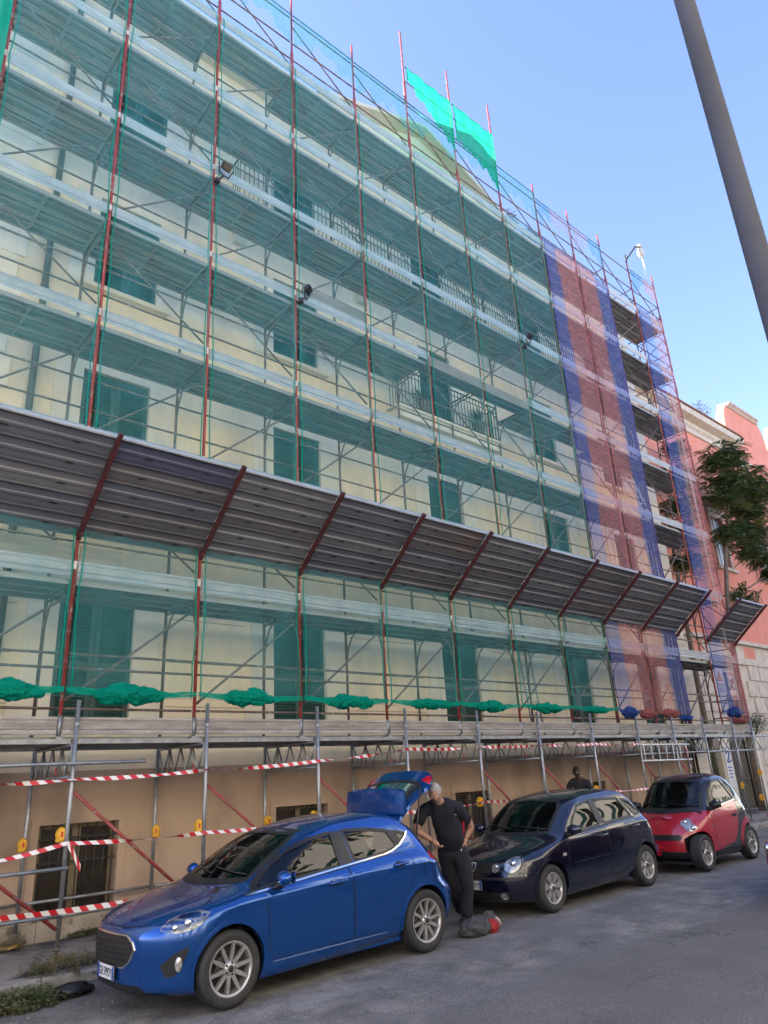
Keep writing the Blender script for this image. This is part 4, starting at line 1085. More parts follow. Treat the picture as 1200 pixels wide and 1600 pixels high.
    m2.tube(c_+Vector((-.2,0,-.05)), c_, .02).tube(c_+Vector((0,-.17,0)), c_+Vector((0,.17,0)), .015); loc_build(m2, 'steering_wheel', mt('black_plastic'))
    for x, y in [(sp['seat_x'], -.36), (sp['seat_x'], .36)]+([(sp['seat_x']+.85, -.33), (sp['seat_x']+.85, .33)] if sp.get('rear_seats', True) else []):
        m2 = MB(); z0 = sp.get('floor', .32)+.06
        m2.obox((x-.25, y, z0+.10), (x+.22, y, z0+.06), .46, .17, up=(0,0,1)); m2.obox((x+.20, y, z0+.10), (x+.40, y, z0+.64), .44, .13, up=(1,0,0)); m2.obox((x+.41, y, z0+.67), (x+.45, y, z0+.84), .25, .09, up=(1,0,0))
        loc_build(m2, 'seat', mt('seat'))
    # mirrors
    for sd in (-1, 1):
        mx, mz = sp['mirror']; yy = S.Y(mx, mz)
        m2 = MB(); m2.sphere((mx+.03, sd*(yy+.13), mz+.05), .1, 10, (.75, 1.05, .68), lambda d: 1.0 if d.x < .1 else .82)
        mo = loc_build(m2, 'mirror', sp.get('mirror_paint', paint))
        m2 = MB(); m2.poly([(mx+.02, sd*(yy-.03), mz-.03), (mx+.02, sd*(yy+.05), mz-.01), (mx+.03, sd*(yy+.12), mz+.0)], [.045,.035,.03], 8); loc_build(m2, 'mirror_arm', mt('black_plastic'), mo)
        m2 = MB(); m2.box((mx+.098, sd*(yy+.05), mz+.0),(mx+.102, sd*(yy+.21), mz+.10)); loc_build(m2, 'mirror_glass', mt('chrome'), mo)
    # wipers
    m2 = MB()
    for y0, y1 in ((-.55, .05), (.0, .5)):
        z0 = ws[0][1]+.015; m2.poly([fr(y0+(y1-y0)*k/6, z0+.03+.05*(k/6), .014) for k in range(7)], .008, 5)
    loc_build(m2, 'wiper', mt('black_plastic'))
    for ax in (0, sp['wb']):
        for sd in (-1, 1):
            hw = sp.get('track', S.row(.3)[4])-.105
            o = wheel(t, ax, sd*hw, sp['wr'], sp['rim'], sp['spokes'], sp['style'], sd, sp['rim_mat'])
            o.matrix_parent_inverse = Matrix.Identity(4)
    return t, fn, fr, rr_, loc_build
def paint_mat(name, c, flake=0.25, rough=.3):
    m = mat(name, c, None, rough, flake, coat=1.0); return m
BLUE_P = paint_mat('blue_metallic_paint', (.002, .072, .31), .6, .2)
NAVY_P = paint_mat('navy_paint', (.003, .004, .016), .1, .2)
RED_P = paint_mat('red_paint', (.40, .012, .028), .05, .3)
CRIM_P = paint_mat('crimson_paint', (.20, .01, .03), .1, .3)
LENS_RED = mat('red_lens', (.55, .01, .03), (.40,.005,.02), .12, 0, scale=30, coat=1)

# --- blue hatchback with the tailgate up
FI = Shape([
 (.165,-.62,.50,2.6,.74,3.02,.40,3),(.21,-.75,.58,2.6,.79,3.12,.45,3),(.27,-.785,.62,2.6,.818,3.19,.48,3),(.36,-.79,.64,2.6,.836,3.22,.50,3),(.48,-.795,.64,2.6,.852,3.235,.52,3),
 (.58,-.795,.64,2.6,.864,3.21,.52,3),(.66,-.785,.64,2.6,.868,3.14,.5,3),(.715,-.745,.62,2.6,.868,3.08,.48,3),(.765,-.66,.60,2.6,.867,3.04,.45,3),(.81,-.52,.56,2.7,.865,3.01,.42,3),
 (.85,-.36,.52,2.8,.862,2.99,.40,3),(.89,-.17,.48,2.9,.856,2.96,.38,3),(.925,.00,.44,2.9,.84,2.93,.38,3),(.955,.10,.42,2.8,.818,2.905,.38,3),(1.0,.19,.40,2.6,.79,2.87,.37,3),
 (1.07,.31,.38,2.5,.758,2.82,.36,3),(1.15,.45,.36,2.5,.728,2.76,.35,3),(1.23,.60,.34,2.5,.698,2.69,.34,3),(1.30,.755,.33,2.5,.665,2.61,.33,3),(1.355,.90,.33,2.5,.628,2.53,.33,3),
 (1.40,1.05,.36,2.4,.575,2.44,.34,2.6),(1.435,1.2,.40,2.3,.49,2.34,.36,2.4),(1.46,1.38,.42,2.2,.36,2.20,.38,2.2),(1.473,1.55,.35,2,.21,2.05,.32,2),(1.478,1.68,.15,2,.08,1.95,.15,2)],
 .05, 1.3, crease=lambda x: (.80+.055*min(x, 1.6)+.02*min(max(x-.0, 0), .4)) if -.1 < x < 2.75 else None)
lens = mt('lens')
fi = dict(wb=2.49, wr=.312, arch=.352, rim=.222, spokes=10, style='slim', rim_mat=mt('alloy'), roof=1.478, cowl=.18, tail=2.72, dash=.94, seat_x=1.05, mirror=(.50,.94), track=.86, hatch_open=True,
 windows=[[(.24,.905),(.50,.93),(1.33,1.00),(1.30,1.325),(1.0,1.285),(.74,1.21),(.53,1.10)], [(1.53,1.015),(1.94,1.05),(2.12,1.085),(2.165,1.13),(2.07,1.275),(1.81,1.315),(1.46,1.33)], [(2.255,1.14),(2.30,1.175),(2.335,1.225),(2.15,1.268)]],
 windscreen=[(-.60,.985),(0,.962),(.60,.985),(.545,1.25),(.47,1.352),(0,1.375),(-.47,1.352),(-.545,1.25)],
 backlight=[(-.50,.74),(.50,.74),(.52,1.0),(.46,1.30),(-.46,1.30),(-.52,1.0)],
 doors=[([(.37,.875),(.39,.71),(.40,.5),(.45,.31),(1.435,.31),(1.43,.85),(1.39,.975),(.75,.925)], 1.22, .865), ([(1.45,.31),(1.86,.31),(1.97,.38),(2.2,.62),(2.31,.80),(2.33,.92),(2.24,1.03),(1.94,1.03),(1.405,.98),(1.445,.85)], 2.13, .93)],
 side_patches=[('b_pillar_trim', [(1.355,1.0),(1.50,1.012),(1.435,1.335),(1.32,1.33)], mt('black_plastic')), ('c_pillar_trim', [(2.19,1.115),(2.235,1.135),(2.13,1.275),(2.09,1.28)], mt('black_plastic')),
   ('fog_recess', [(-.40,.56),(-.41,.50),(-.50,.33),(-.56,.33),(-.60,.42),(-.52,.50)], mt('black_plastic')), ('taillight', [(2.60,1.0),(2.70,.99),(2.78,.955),(2.80,.86),(2.72,.885),(2.60,.95)], LENS_RED)],
 front_patches=[('grille', [(-.33,.648),(.33,.648),(.40,.60),(.43,.545),(.37,.45),(.29,.405),(-.29,.405),(-.37,.45),(-.43,.545),(-.40,.60)], mt('black_plastic')), ('lower_grille', [(-.46,.268),(.46,.268),(.52,.225),(.48,.20),(-.48,.20),(-.52,.225)], mt('black_plastic'))],
 side_strips=[('hood_gap', [(-.22,.838),(-.08,.885),(.08,.935),(.16,.945)], .006, .003, mt('black_plastic')), ('bumper_gap', [(-.31,.60),(-.36,.655)], .006, .003, mt('black_plastic')), ('bumper_gap', [(2.78,.66),(2.86,.80)], .006, .003, mt('black_plastic')), ('fuel_flap', circle((2.55,.83), .075, 20)+[(2.625,.83)], .005, .003, mt('black_plastic')), ('beltline_chrome', [(.16,.885),(.38,.903),(.75,.937),(1.38,.995),(1.94,1.045),(2.07,1.068),(2.20,1.115),(2.31,1.185),(2.365,1.245)], .016, .012, mt('chrome')), ('sill_line', [(.46,.285),(1.9,.29)], .006, .006, mt('chrome'))],
 front_strips=[('grille_surround', [(-.33,.655),(.33,.655),(.405,.605),(.438,.545),(.375,.445),(.29,.398),(-.29,.398),(-.375,.445),(-.438,.545),(-.405,.605),(-.33,.655)], .012, .014, mt('chrome'))]
   +[('grille_bar', [(-a,z),(a,z)], .014, .018, mt('iron')) for z, a in ((.615,.37),(.572,.40),(.529,.41),(.486,.385),(.443,.34))]+[('hood_gap', [(-.50,.735),(-.25,.708),(.25,.708),(.50,.735)], .006, .003, mt('black_plastic')), ('chin_spoiler', [(-.62,.185),(-.3,.175),(.3,.175),(.62,.185)], .03, .02, mt('black_plastic'))])
FX, FY = .765, -2.93+.868
car1, fn, fr, rr_, LB = make_car('parked_car', 'bright blue five-door hatchback with its tailgate raised, parked nearest the camera', 'cars parked along the kerb', BLUE_P, FI, fi, (FX, FY, G(FX+1)))
car1.rotation_euler = (0, -.0085, 0)
def headlight(LB, poly, mapf, bowls, mirror=True, back=None):
    h = LB(patch(poly, mapf, .004, .04, .02, mirror=mirror), 'headlight', back or mt('reflector'))
    m2 = MB()
    for (a, b_), r in bowls:
        for sd in (1, -1):
            p = mapf(a, b_, -.004); p = (p[0], p[1]*sd, p[2]); m2.sphere(p, r, 8, (.8, .8, 1))
    LB(m2, 'bulb_bowl', mt('chrome'), h)
    LB(patch(poly, mapf, .014, .04, .016, mirror=mirror), 'lens', mt('lens'), h); return h
HL = [(-.60,.69),(-.50,.662),(-.36,.685),(-.27,.735),(-.20,.80),(-.26,.818),(-.40,.80),(-.52,.76),(-.585,.72)]
headlight(LB, HL, fn, [((-.40,.735), .042), ((-.50,.705), .034)], back=mat('lamp_housing', (.62,.62,.62), (.22,.22,.23), .25, .35, scale=22))
q = MB(); 
for sd in (1, -1):
    p = fn(-.47,.425,.0); q.sphere((p[0], p[1]*sd, p[2]), .05, 10, (.7, .5, 1.25))
LB(q, 'fog_lamp', mt('reflector'))
plate(car1, FI.XF(0,.34)-.018, 0, .345, 'GB 599DY', 0)
# raised tailgate, built closed and swung up about its hinge
def tailgate():
    hx, hz = 2.46, 1.415; ang = R(-86)
    def rot(p):
        dx, dz = p[0]-hx, p[2]-hz; c, s_ = math.cos(ang), math.sin(ang)
        return (hx+dx*c+dz*s_, p[1], hz-dx*s_+dz*c)
    def rm(b): b.v = [rot(v) for v in b.v]; return b
    rb = lambda y, z, o: (FI.XR(y, z)+o-.0, y, z)
    outer = [(-.46,1.385),(.46,1.385),(.52,1.30),(.58,1.05),(.61,.99),(.58,.90),(.48,.855),(-.48,.855),(-.58,.90),(-.61,.99),(-.58,1.05),(-.52,1.30)]
    win = [(-.40,1.32),(.40,1.32),(.47,1.12),(.49,1.06),(.44,1.03),(-.44,1.03),(-.49,1.06),(-.47,1.12)]
    # panel with a window hole: frame pieces
    def band(polys, nm, m_, off=.0, sk=.05, par=None): 
        g = MB()
        for p in polys: q_ = patch(p, rb, off, .06, sk); g.add(q_.v, q_.f, True)
        return LB(rm(g), nm, m_, par)
    body_polys = [[(-.46,1.385),(.46,1.385),(.52,1.30),(.40,1.32),(-.40,1.32),(-.52,1.30)], [(.40,1.32),(.52,1.30),(.58,1.05),(.49,1.06),(.47,1.12)], [(-.40,1.32),(-.47,1.12),(-.49,1.06),(-.58,1.05),(-.52,1.30)],
                  [(-.58,1.05),(-.49,1.06),(-.44,1.03),(.44,1.03),(.49,1.06),(.58,1.05),(.61,.99),(.58,.90),(.48,.855),(-.48,.855),(-.58,.90),(-.61,.99)]]
    tg = band(body_polys, 'tailgate', BLUE_P)
    g = patch(win, rb, .004, .06, .0); LB(rm(g), 'rear_window', mt('glass'), tg)
    g = strip(win, rb, .05, .006, closed=True, h=.012); LB(rm(g), 'window_frame', mt('black_plastic'), tg)
    # roof spoiler
    g = MB()
    n_ = 9; prof = [(2.46,1.425),(2.60,1.428),(2.74,1.418),(2.765,1.405),(2.74,1.395),(2.60,1.385),(2.48,1.375)]
    vs = []
    for k in range(n_+1):
        y = -.55+1.10*k/n_; e = 1-.10*abs(y/.55)**3
        for x, z in prof: vs.append((2.46+(x-2.46)*e, y, z-.05*abs(y/.55)**2.5))
    m_ = len(prof); g.add(vs, [(k*m_+j, k*m_+(j+1) % m_, (k+1)*m_+(j+1) % m_, (k+1)*m_+j) for k in range(n_) for j in range(m_)]+[tuple(range(m_)), tuple(n_*m_+j for j in reversed(range(m_)))], False)
    LB(rm(g), 'spoiler', BLUE_P, tg)
    g = MB()
    for sd in (1, -1): q_ = patch([(sd*.46,.985),(sd*.605,.98),(sd*.58,.905),(sd*.50,.91)], rb, .008, .05, .02); g.add(q_.v, q_.f, True)
    LB(rm(g), 'tail_lamp', LENS_RED, tg)
    g = MB(); inn = patch([(p[0]*.94, 1.02+(p[1]-1.02)*.95) for p in outer[:6]] + [(p[0]*.94, 1.02+(p[1]-1.02)*.95) for p in outer[6:]], rb, -.055, .08, 0)
    keep = [f for f in inn.f if not all(abs(inn.v[i][1]) < .43 and 1.05 < inn.v[i][2] < 1.31 for i in f)]
    g.add(inn.v, keep); LB(rm(g), 'inner_trim', mt('cabin'), tg)
    g = MB()
    for sd in (1, -1): 
        e = rot((2.86, sd*.56, 1.0)); g.tube((2.62, sd*.58, 1.02), (e[0]-.1, e[1], e[2]-.07), .011, n=6)
    LB(g, 'gas_strut', mt('iron'), tg)
tailgate()

# --- navy hatchback behind it
PO = Shape([
 (.16,-.58,.50,2.6,.70,2.98,.40,3),(.20,-.68,.54,2.6,.755,3.06,.45,3),(.26,-.73,.58,2.6,.785,3.12,.46,3),(.36,-.745,.58,2.6,.806,3.15,.47,3),(.46,-.745,.58,2.6,.818,3.16,.47,3),(.55,-.72,.57,2.6,.824,3.14,.46,3),
 (.62,-.685,.56,2.6,.826,3.11,.45,3),(.68,-.635,.54,2.6,.826,3.09,.44,3),(.73,-.53,.52,2.6,.825,3.07,.42,3),(.78,-.38,.48,2.7,.823,3.05,.4,3),(.825,-.20,.44,2.8,.82,3.02,.38,3),(.865,-.04,.42,2.8,.814,2.99,.37,3),(.90,.06,.40,2.8,.802,2.96,.36,3),
 (.94,.14,.38,2.7,.782,2.93,.36,3),(1.0,.22,.36,2.6,.758,2.88,.35,3),(1.08,.325,.34,2.5,.732,2.82,.34,3),(1.16,.435,.33,2.5,.708,2.75,.33,3),(1.24,.55,.32,2.5,.682,2.67,.33,3),(1.31,.66,.32,2.5,.655,2.59,.32,3),(1.36,.76,.33,2.5,.625,2.51,.32,3),
 (1.40,.88,.36,2.4,.575,2.40,.34,2.6),(1.43,1.03,.40,2.3,.49,2.28,.36,2.4),(1.452,1.22,.42,2.2,.36,2.14,.38,2.2),(1.463,1.42,.35,2,.21,1.98,.32,2),(1.467,1.58,.15,2,.08,1.86,.15,2)],
 .05, 1.3, crease=lambda x: .86+.03*x if -.1 < x < 2.75 else None)
chrome = mt('chrome')
po = dict(wb=2.46, wr=.292, arch=.335, rim=.195, spokes=7, style='blade', rim_mat=mt('alloy'), roof=1.467, cowl=.14, tail=2.62, dash=.90, seat_x=1.0, mirror=(.46,.93), track=.818,
 windows=[[(.60,.925),(1.33,.975),(1.29,1.325),(.95,1.265),(.74,1.10)], [(1.47,.985),(2.26,1.03),(2.06,1.305),(1.39,1.332)], [(2.37,1.037),(2.56,1.055),(2.33,1.25),(2.13,1.298)]],
 windscreen=[(-.60,.955),(0,.935),(.60,.955),(.545,1.24),(.47,1.355),(0,1.38),(-.47,1.355),(-.545,1.24)],
 backlight=[(-.50,1.0),(.50,1.0),(.46,1.30),(-.46,1.30)],
 doors=[([(.42,.87),(.42,.67),(.40,.5),(.42,.29),(1.42,.29),(1.46,.74),(1.40,.955),(.55,.895)], 1.30, .835), ([(1.435,.29),(1.80,.29),(1.92,.36),(2.16,.56),(2.30,.74),(2.36,.95),(2.28,1.015),(1.415,.96),(1.475,.74)], 2.22, .885)],
 side_patches=[('b_pillar_trim', [(1.35,.98),(1.45,.985),(1.375,1.335),(1.305,1.332)], mt('black_plastic')), ('indicator', [(.27,.655),(.35,.66),(.35,.70),(.27,.695)], mt('reflector'))],
 front_patches=[('grille', [(-.30,.655),(.30,.655),(.30,.535),(-.30,.535)], mt('black_plastic')), ('lower_grille', [(-.55,.30),(.55,.30),(.50,.21),(-.50,.21)], mt('black_plastic'))],
 side_strips=[('hood_gap', [(-.30,.785),(-.10,.845),(.10,.895)], .006, .003, mt('black_plastic')), ('bumper_gap', [(-.30,.50),(-.40,.52),(-.52,.53)], .006, .003, mt('black_plastic')), ('side_moulding', [(.50,.525),(1.40,.545)], .045, .012, NAVY_P), ('side_moulding', [(1.46,.547),(2.08,.56)], .045, .012, NAVY_P), ('moulding_glint', [(.50,.549),(1.40,.569)], .005, .0135, mt('iron')), ('beltline_trim', [(.52,.895),(1.38,.962),(2.34,1.018)], .012, .010, mt('iron'))],
 front_strips=[('grille_bar', [(-.29,z),(.29,z)], .010, .014, mt('iron')) for z in (.63,.60,.57,.545)]+[('bumper_strip', [(-.70,.47),(-.4,.47),(.4,.47),(.70,.47)], .03, .014, mt('black_plastic')), ('grille_bar', [(-.5,.27),(.5,.27)], .01, .012, mt('iron')), ('grille_bar', [(-.5,.24),(.5,.24)], .01, .012, mt('iron'))])
PX, PYC = 5.796, -2.80+.826
car2, fn, fr, rr_, LB = make_car('parked_car', 'dark navy hatchback with round headlights, parked between the blue and the red car', 'cars parked along the kerb', NAVY_P, PO, po, (PX, PYC, G(PX+1)))
car2.rotation_euler = (0, -.0085, .0)
for nm, c_, r_ in (('headlight', (.575,.635), .100), ('indicator_lamp', (.375,.60), .063)):
    for sd in (-1, 1):
        cc = circle((sd*c_[0], c_[1]), r_, 22, r_*1.02); h = LB(patch(cc, fr, .006, .03, .03), nm, mt('reflector'))
        m2 = MB(); p = fr(sd*c_[0], c_[1]+.01, -.005); m2.sphere(p, r_*.45, 8); LB(m2, 'bulb_bowl', chrome, h)
        LB(patch(cc, fr, .018, .03, .02), 'lens', mt('lens'), h)
        LB(strip(cc, fr, .012, .020, closed=True, h=.02), 'ring', NAVY_P, h)
for sd in (-1, 1):
    cc = circle((sd*.47,.255), .042, 14); h = LB(patch(cc, fr, .012, .03, .02), 'fog_lamp', mt('reflector')); LB(strip(cc, fr, .01, .016, closed=True), 'ring', chrome, h)
em = strip(circle((0,.60), .056, 24), fr, .011, .026, closed=True, h=.01)
for pts in ([(-.022,.648),(0,.606),(.022,.648)], [(-.046,.622),(-.022,.556),(0,.598),(.022,.556),(.046,.622)]): strip(pts, fr, .009, .026, h=.01, b=em)
LB(em, 'emblem', chrome)
plate(car2, PO.XF(0,.385)-.016, .0, .385, 'CX 119MY')
m2 = MB(); zc = .905; m2.obox((.42,-.30,zc),(.62,-.18,zc+.005), .003, .20, up=(0,0,1)); m2.box((.36,-.42,zc+.006),(.56,-.12,zc+.009)); LB(m2, 'dashboard_paper', mat('paper', (.75,.78,.80), None, .8))

# --- small red and black two-seater
def sm_mat(x, y, z):
    if z > .935: return 1
    if z < .27: return 1
    if x > 2.0 and z < .62: return 0
    pts = [(.27,.50),(.36,1.10),(.45,1.22),(.60,1.33),(.75,1.40),(.95,1.44)]
    if x > np.interp(z, [p[0] for p in pts], [p[1] for p in pts]): return 1
    return 0
SMT = Shape([
 (.15,-.16,.30,2.6,.62,2.06,.3,3),(.19,-.25,.40,2.6,.66,2.12,.34,3),(.25,-.30,.44,2.6,.69,2.15,.36,3),(.34,-.32,.46,2.6,.705,2.17,.38,3),(.44,-.325,.46,2.6,.715,2.18,.38,3),(.54,-.315,.46,2.6,.722,2.18,.38,3),(.62,-.29,.46,2.6,.725,2.17,.38,3),(.70,-.24,.45,2.6,.725,2.16,.38,3),
 (.77,-.165,.44,2.6,.724,2.14,.38,3),(.83,-.075,.43,2.6,.722,2.12,.38,3),(.88,.02,.42,2.6,.717,2.10,.38,3),(.92,.10,.41,2.6,.708,2.085,.38,3),(.955,.155,.40,2.6,.698,2.07,.38,3),(1.02,.225,.39,2.6,.682,2.04,.37,3),(1.12,.32,.37,2.6,.660,1.99,.36,3),(1.22,.415,.35,2.6,.635,1.93,.35,3),
 (1.32,.515,.34,2.6,.608,1.86,.34,3),(1.40,.61,.34,2.5,.58,1.78,.34,3),(1.455,.70,.35,2.4,.545,1.69,.35,2.6),(1.495,.80,.36,2.3,.48,1.59,.36,2.4),(1.522,.93,.32,2.2,.37,1.47,.30,2.2),(1.537,1.05,.2,2,.22,1.36,.2,2),(1.542,1.13,.08,2,.09,1.29,.08,2)],
 .02, 1.0, belly=.02)
bp_ = mt('black_plastic'); TRI = paint_mat('black_gloss_cell', (.012,.012,.016), .1, .25)
sm = dict(wb=1.81, wr=.288, arch=.325, rim=.198, spokes=6, style='double', rim_mat=mt('alloy'), roof=1.542, cowl=.20, tail=1.72, dash=.93, seat_x=.98, mirror=(.44,.97), track=.735, rear_seats=False, floor=.36, extra=[TRI], matf=sm_mat,
 windows=[[(.50,.985),(1.0,1.025),(1.46,1.075),(1.22,1.425),(.80,1.40),(.70,1.32)], [(1.53,1.10),(1.60,1.13),(1.56,1.26),(1.40,1.385),(1.315,1.415)]],
 windscreen=[(-.575,.972),(0,.955),(.575,.972),(.52,1.30),(.46,1.42),(0,1.445),(-.46,1.42),(-.52,1.30)],
 backlight=[(-.46,1.02),(.46,1.02),(.42,1.38),(-.42,1.38)], handle_paint=bp_, lip_paint=RED_P, mirror_paint=bp_,
 doors=[([(.36,.90),(.42,.62),(.46,.36),(.56,.315),(1.10,.345),(1.24,.43),(1.36,.62),(1.47,.86),(1.46,1.04),(1.0,1.005),(.48,.962)], 1.30, .80)],
 side_patches=[('front_wing', [(-.10,.86),(.34,.905),(.40,.62),(.37,.50),(.30,.58),(.15,.64),(0,.655),(-.12,.63)], RED_P),
   ('rear_wing', [(1.81+.335*math.cos(a), .30+.335*math.sin(a)) for a in np.linspace(R(172), R(22), 14)]+[(1.81+.335*math.cos(a), .31+(.42+.03*math.sin(a))*math.sin(a)) if a < R(60) else (1.81+.43*math.cos(a), .30+.44*math.sin(a)) for a in np.linspace(R(24), R(172), 14)], RED_P),
   ('indicator', circle((.37,.70), .022, 12), mt('reflector'))],
 front_patches=[('grille', [(-.40,.585),(.40,.585),(.44,.54),(.40,.495),(-.40,.495),(-.44,.54)], bp_), ('lower_bumper', [(-.66,.315),(.66,.315),(.62,.17),(-.62,.17)], bp_), ('scuttle', [(-.55,.965),(.55,.965),(.56,.925),(0,.895),(-.56,.925)], bp_)],
 side_strips=[('sill', [(.42,.235),(1.42,.24)], .10, .016, bp_), ('beltline_trim', [(.48,.965),(1.0,1.008),(1.50,1.05)], .012, .010, chrome)], front_strips=[])
SX, SYC = 9.99, -2.93+.74
car3, fn, fr, rr_, LB = make_car('parked_car', 'tiny red and black two-seater car with star-spoked wheels, last in the parked row', 'cars parked along the kerb', RED_P, SMT, sm, (SX, SYC, G(SX+1)))
car3.rotation_euler = (0, -.0085, 0)
for sd in (-1, 1):
    pea = [(.40,.80),(.46,.83),(.52,.815),(.545,.77),(.58,.735),(.62,.715),(.635,.67),(.60,.635),(.545,.635),(.50,.66),(.46,.70),(.41,.735),(.385,.77)]
    h = LB(patch([(sd*a, c) for a, c in pea], fr, .006, .03, .03), 'headlight', mt('reflector'))
    m2 = MB(); m2.sphere(fr(sd*.45,.775,-.006), .04, 8).sphere(fr(sd*.58,.68,-.006), .044, 8); LB(m2, 'bulb_bowl', chrome, h)
    LB(patch([(sd*a, c) for a, c in pea], fr, .016, .03, .02), 'lens', mt('lens'), h)
plate(car3, SMT.XF(0,.37)-.02, .18, .375, '')
# --- dark red car entering at the right picture edge
CX, CYC = 8.15, -5.6
g4 = dict(po); g4.update(handle_paint=CRIM_P, side_strips=[])
car4, fn, fr, rr_, LB = make_car('passing_car', 'dark crimson car in the lane, only a sliver showing at the right edge', None, CRIM_P, PO, g4, (CX, CYC, G(CX+1)))
headlight(LB, [(-.60,.58),(-.45,.57),(-.30,.62),(-.26,.70),(-.40,.70),(-.56,.65)], fn, [((-.42,.64), .05)])
from mathutils import noise as mnoise
# ------------------------------------------------------------------ warning tapes
def tape(pts, label, width=.075, twist=1.0, y=-.16, seed=1, tail=None):
    r = random.Random(seed); b = MB(); P = [Vector((x, y if len(p) < 1 else y, z)) for p in pts for x, z in (p,)]
    L_ = []; 
    for a, c in zip(P[:-1], P[1:]):
        k = max(3, int((c-a).length/.09)); sag = .012*(c-a).length
        for j in range(k): u = j/k; q = a.lerp(c, u); q.z -= sag*4*u*(1-u); L_.append(q)
    L_.append(P[-1]); s = 0; vs = []; us = []
    for i, p in enumerate(L_):
        if i: s += (p-L_[i-1]).length
        a = twist*(.9*math.sin(s*1.9+seed)+.6*math.sin(s*4.3+seed*2))
        d = Vector((0, math.sin(a), math.cos(a)))*width/2
        vs += [p-d, p+d]; us.append(s)
    n = len(L_); fs = [(2*i, 2*i+2, 2*i+3, 2*i+1) for i in range(n-1)]
    me = bpy.data.meshes.new('barrier_tape'); me.from_pydata([tuple(v) for v in vs], [], fs); me.materials.append(stripe_mat('barrier_tape'))
    uv = me.uv_layers.new(name='UVMap')
    for p in me.polygons:
        for li in p.loop_indices:
            v = me.loops[li].vertex_index; uv.data[li].uv = (us[v//2]/.17+(.25 if v % 2 else 0), v % 2)
    for p in me.polygons: p.use_smooth = True
    return tag(link('barrier_tape', me), label, 'barrier tape', 'red and white barrier tapes along the walkway')
tape([(-1.9,1.97),(-.63,1.98),(.17,2.0),(1.94,2.05),(3.83,2.12),(5.70,2.26),(7.55,2.27),(9.40,2.28),(11.30,2.28),(13.2,2.26)], 'red and white barrier tape running highest, near the tops of the walkway posts', .052, 1.15, -.155, 3)
tape([(-1.9,1.08),(-.54,1.19),(.15,1.30),(1.94,1.27),(3.83,1.28),(5.70,1.27),(7.55,1.32),(9.40,1.32),(11.30,1.31),(13.2,1.28)], 'red and white barrier tape strung at chest height, knotted on the front left post', .050, 1.15, -.155, 5)
tape([(-1.9,.605),(-.5,.625),(1.9,.62),(3.8,.60)], 'red and white barrier tape laid along the lowest galvanised hand rail', .058, .25, -.185, 8)
tape([(15.25,2.20),(15.32,2.05),(15.27,1.9),(15.35,1.75),(15.3,1.55),(15.38,1.40)], 'red and white tape wound around the post beside the hanging ladder', .10, 1.6, -.19, 9)
tape([(.17,1.30),(.24,1.20),(.30,1.08),(.34,1.02)], 'short loose end of barrier tape dangling from the knot on the front left post', .085, .5, -.17, 2)

# yellow coupler guards on the walkway posts
def coupler():
    b = MB(); 
    f = lambda d: 1+.10*(abs(d.x)**4+abs(d.z)**4)
    b.sphere((0,0,0), .075, 8, (.78,.85,1.0), f); b.box((-.03,-.075,-.06),(.03,.0,.06)); b.lathe([(.052,-.085),(.058,-.08),(.058,-.05),(.052,-.045)], (0,0,0), 'z', 12)
    b.mi = 1; b.box((-.012,-.082,-.03),(.012,-.073,.03))
    return b.mesh('coupler_guard', [mt('yellow_plastic'), mt('red_plastic')])
cm = coupler()
for x, y, z, lab in [(.125,-.05,1.40,'yellow plastic coupler guard on the front left walkway post above the tape knot'), (1.90,-.05,1.36,'yellow plastic coupler guard on the post left of the blue car windscreen'),
   (3.78,-.05,1.34,'yellow plastic coupler guard on the post above the blue car roof'), (7.50,-.05,1.33,'yellow plastic coupler guard on the post left of the navy car windscreen'), (11.26,-.05,1.36,'yellow plastic coupler guard just above the navy car roof'),
   (.10,1.27,1.26,'yellow plastic coupler guard with red mark, rear post left of the first base window'), (1.92,1.27,1.28,'yellow plastic coupler guard with red mark, rear post right of the first base window'), (3.81,1.27,1.27,'yellow plastic coupler guard on the rear post beside the second base window'),
   (19.48,-.1,1.42,'upper yellow coupler guard on the last post beside the iron gate'), (18.30,-.05,1.12,'yellow coupler guard behind the red two-seater roof'), (19.25,-.1,.76,'lower yellow coupler guard on the last post beside the iron gate')]:
    tag(link('coupler_guard', cm, None, (x, y, z), (0, 0, random.uniform(-.5, .5))), lab, 'coupler guard', 'yellow coupler guards on the walkway posts')
b = MB(); b.tube((19.45,-.12,G(19)+.1), (19.55,-.12,2.95), .026, n=10); b.build('post', mt('galv'), bpy.data.objects['scaffold_walkway'])

# ladders
def ladder(name, label, p0, p1, wdir, w, rungs, m_, r=.016):
    p0, p1, wv = Vector(p0), Vector(p1), Vector(wdir).normalized()*w
    t = thing(name, label, 'ladder', p0)
    for s_ in (0, 1): b = MB(); b.tube(p0+wv*s_, p1+wv*s_, r*1.2, n=8); b.build('rail', m_, t)
    for k in range(rungs): q = p0.lerp(p1, (k+.5)/rungs); b = MB(); b.tube(q, q+wv, r*.8, n=6); b.build('rung', m_, t)
    return t
ladder('ladder', 'white metal ladder hung sideways between walkway posts above the red two-seater', (13.1,-.17,2.24), (15.5,-.17,2.22), (0,0,-1), .36, 7, mt('white'))
ladder('ladder', 'light metal ladder leaning on the first deck under the long canopy', (9.85,.35,2.52), (10.15,.75,4.45), (1,0,0), .38, 7, mt('galv'))
ladder('ladder', 'white metal ladder standing behind the open unnetted bay on the fifth deck', (16.55,.3,8.6), (16.35,.7,10.4), (1,0,0), .36, 7, mt('white'))

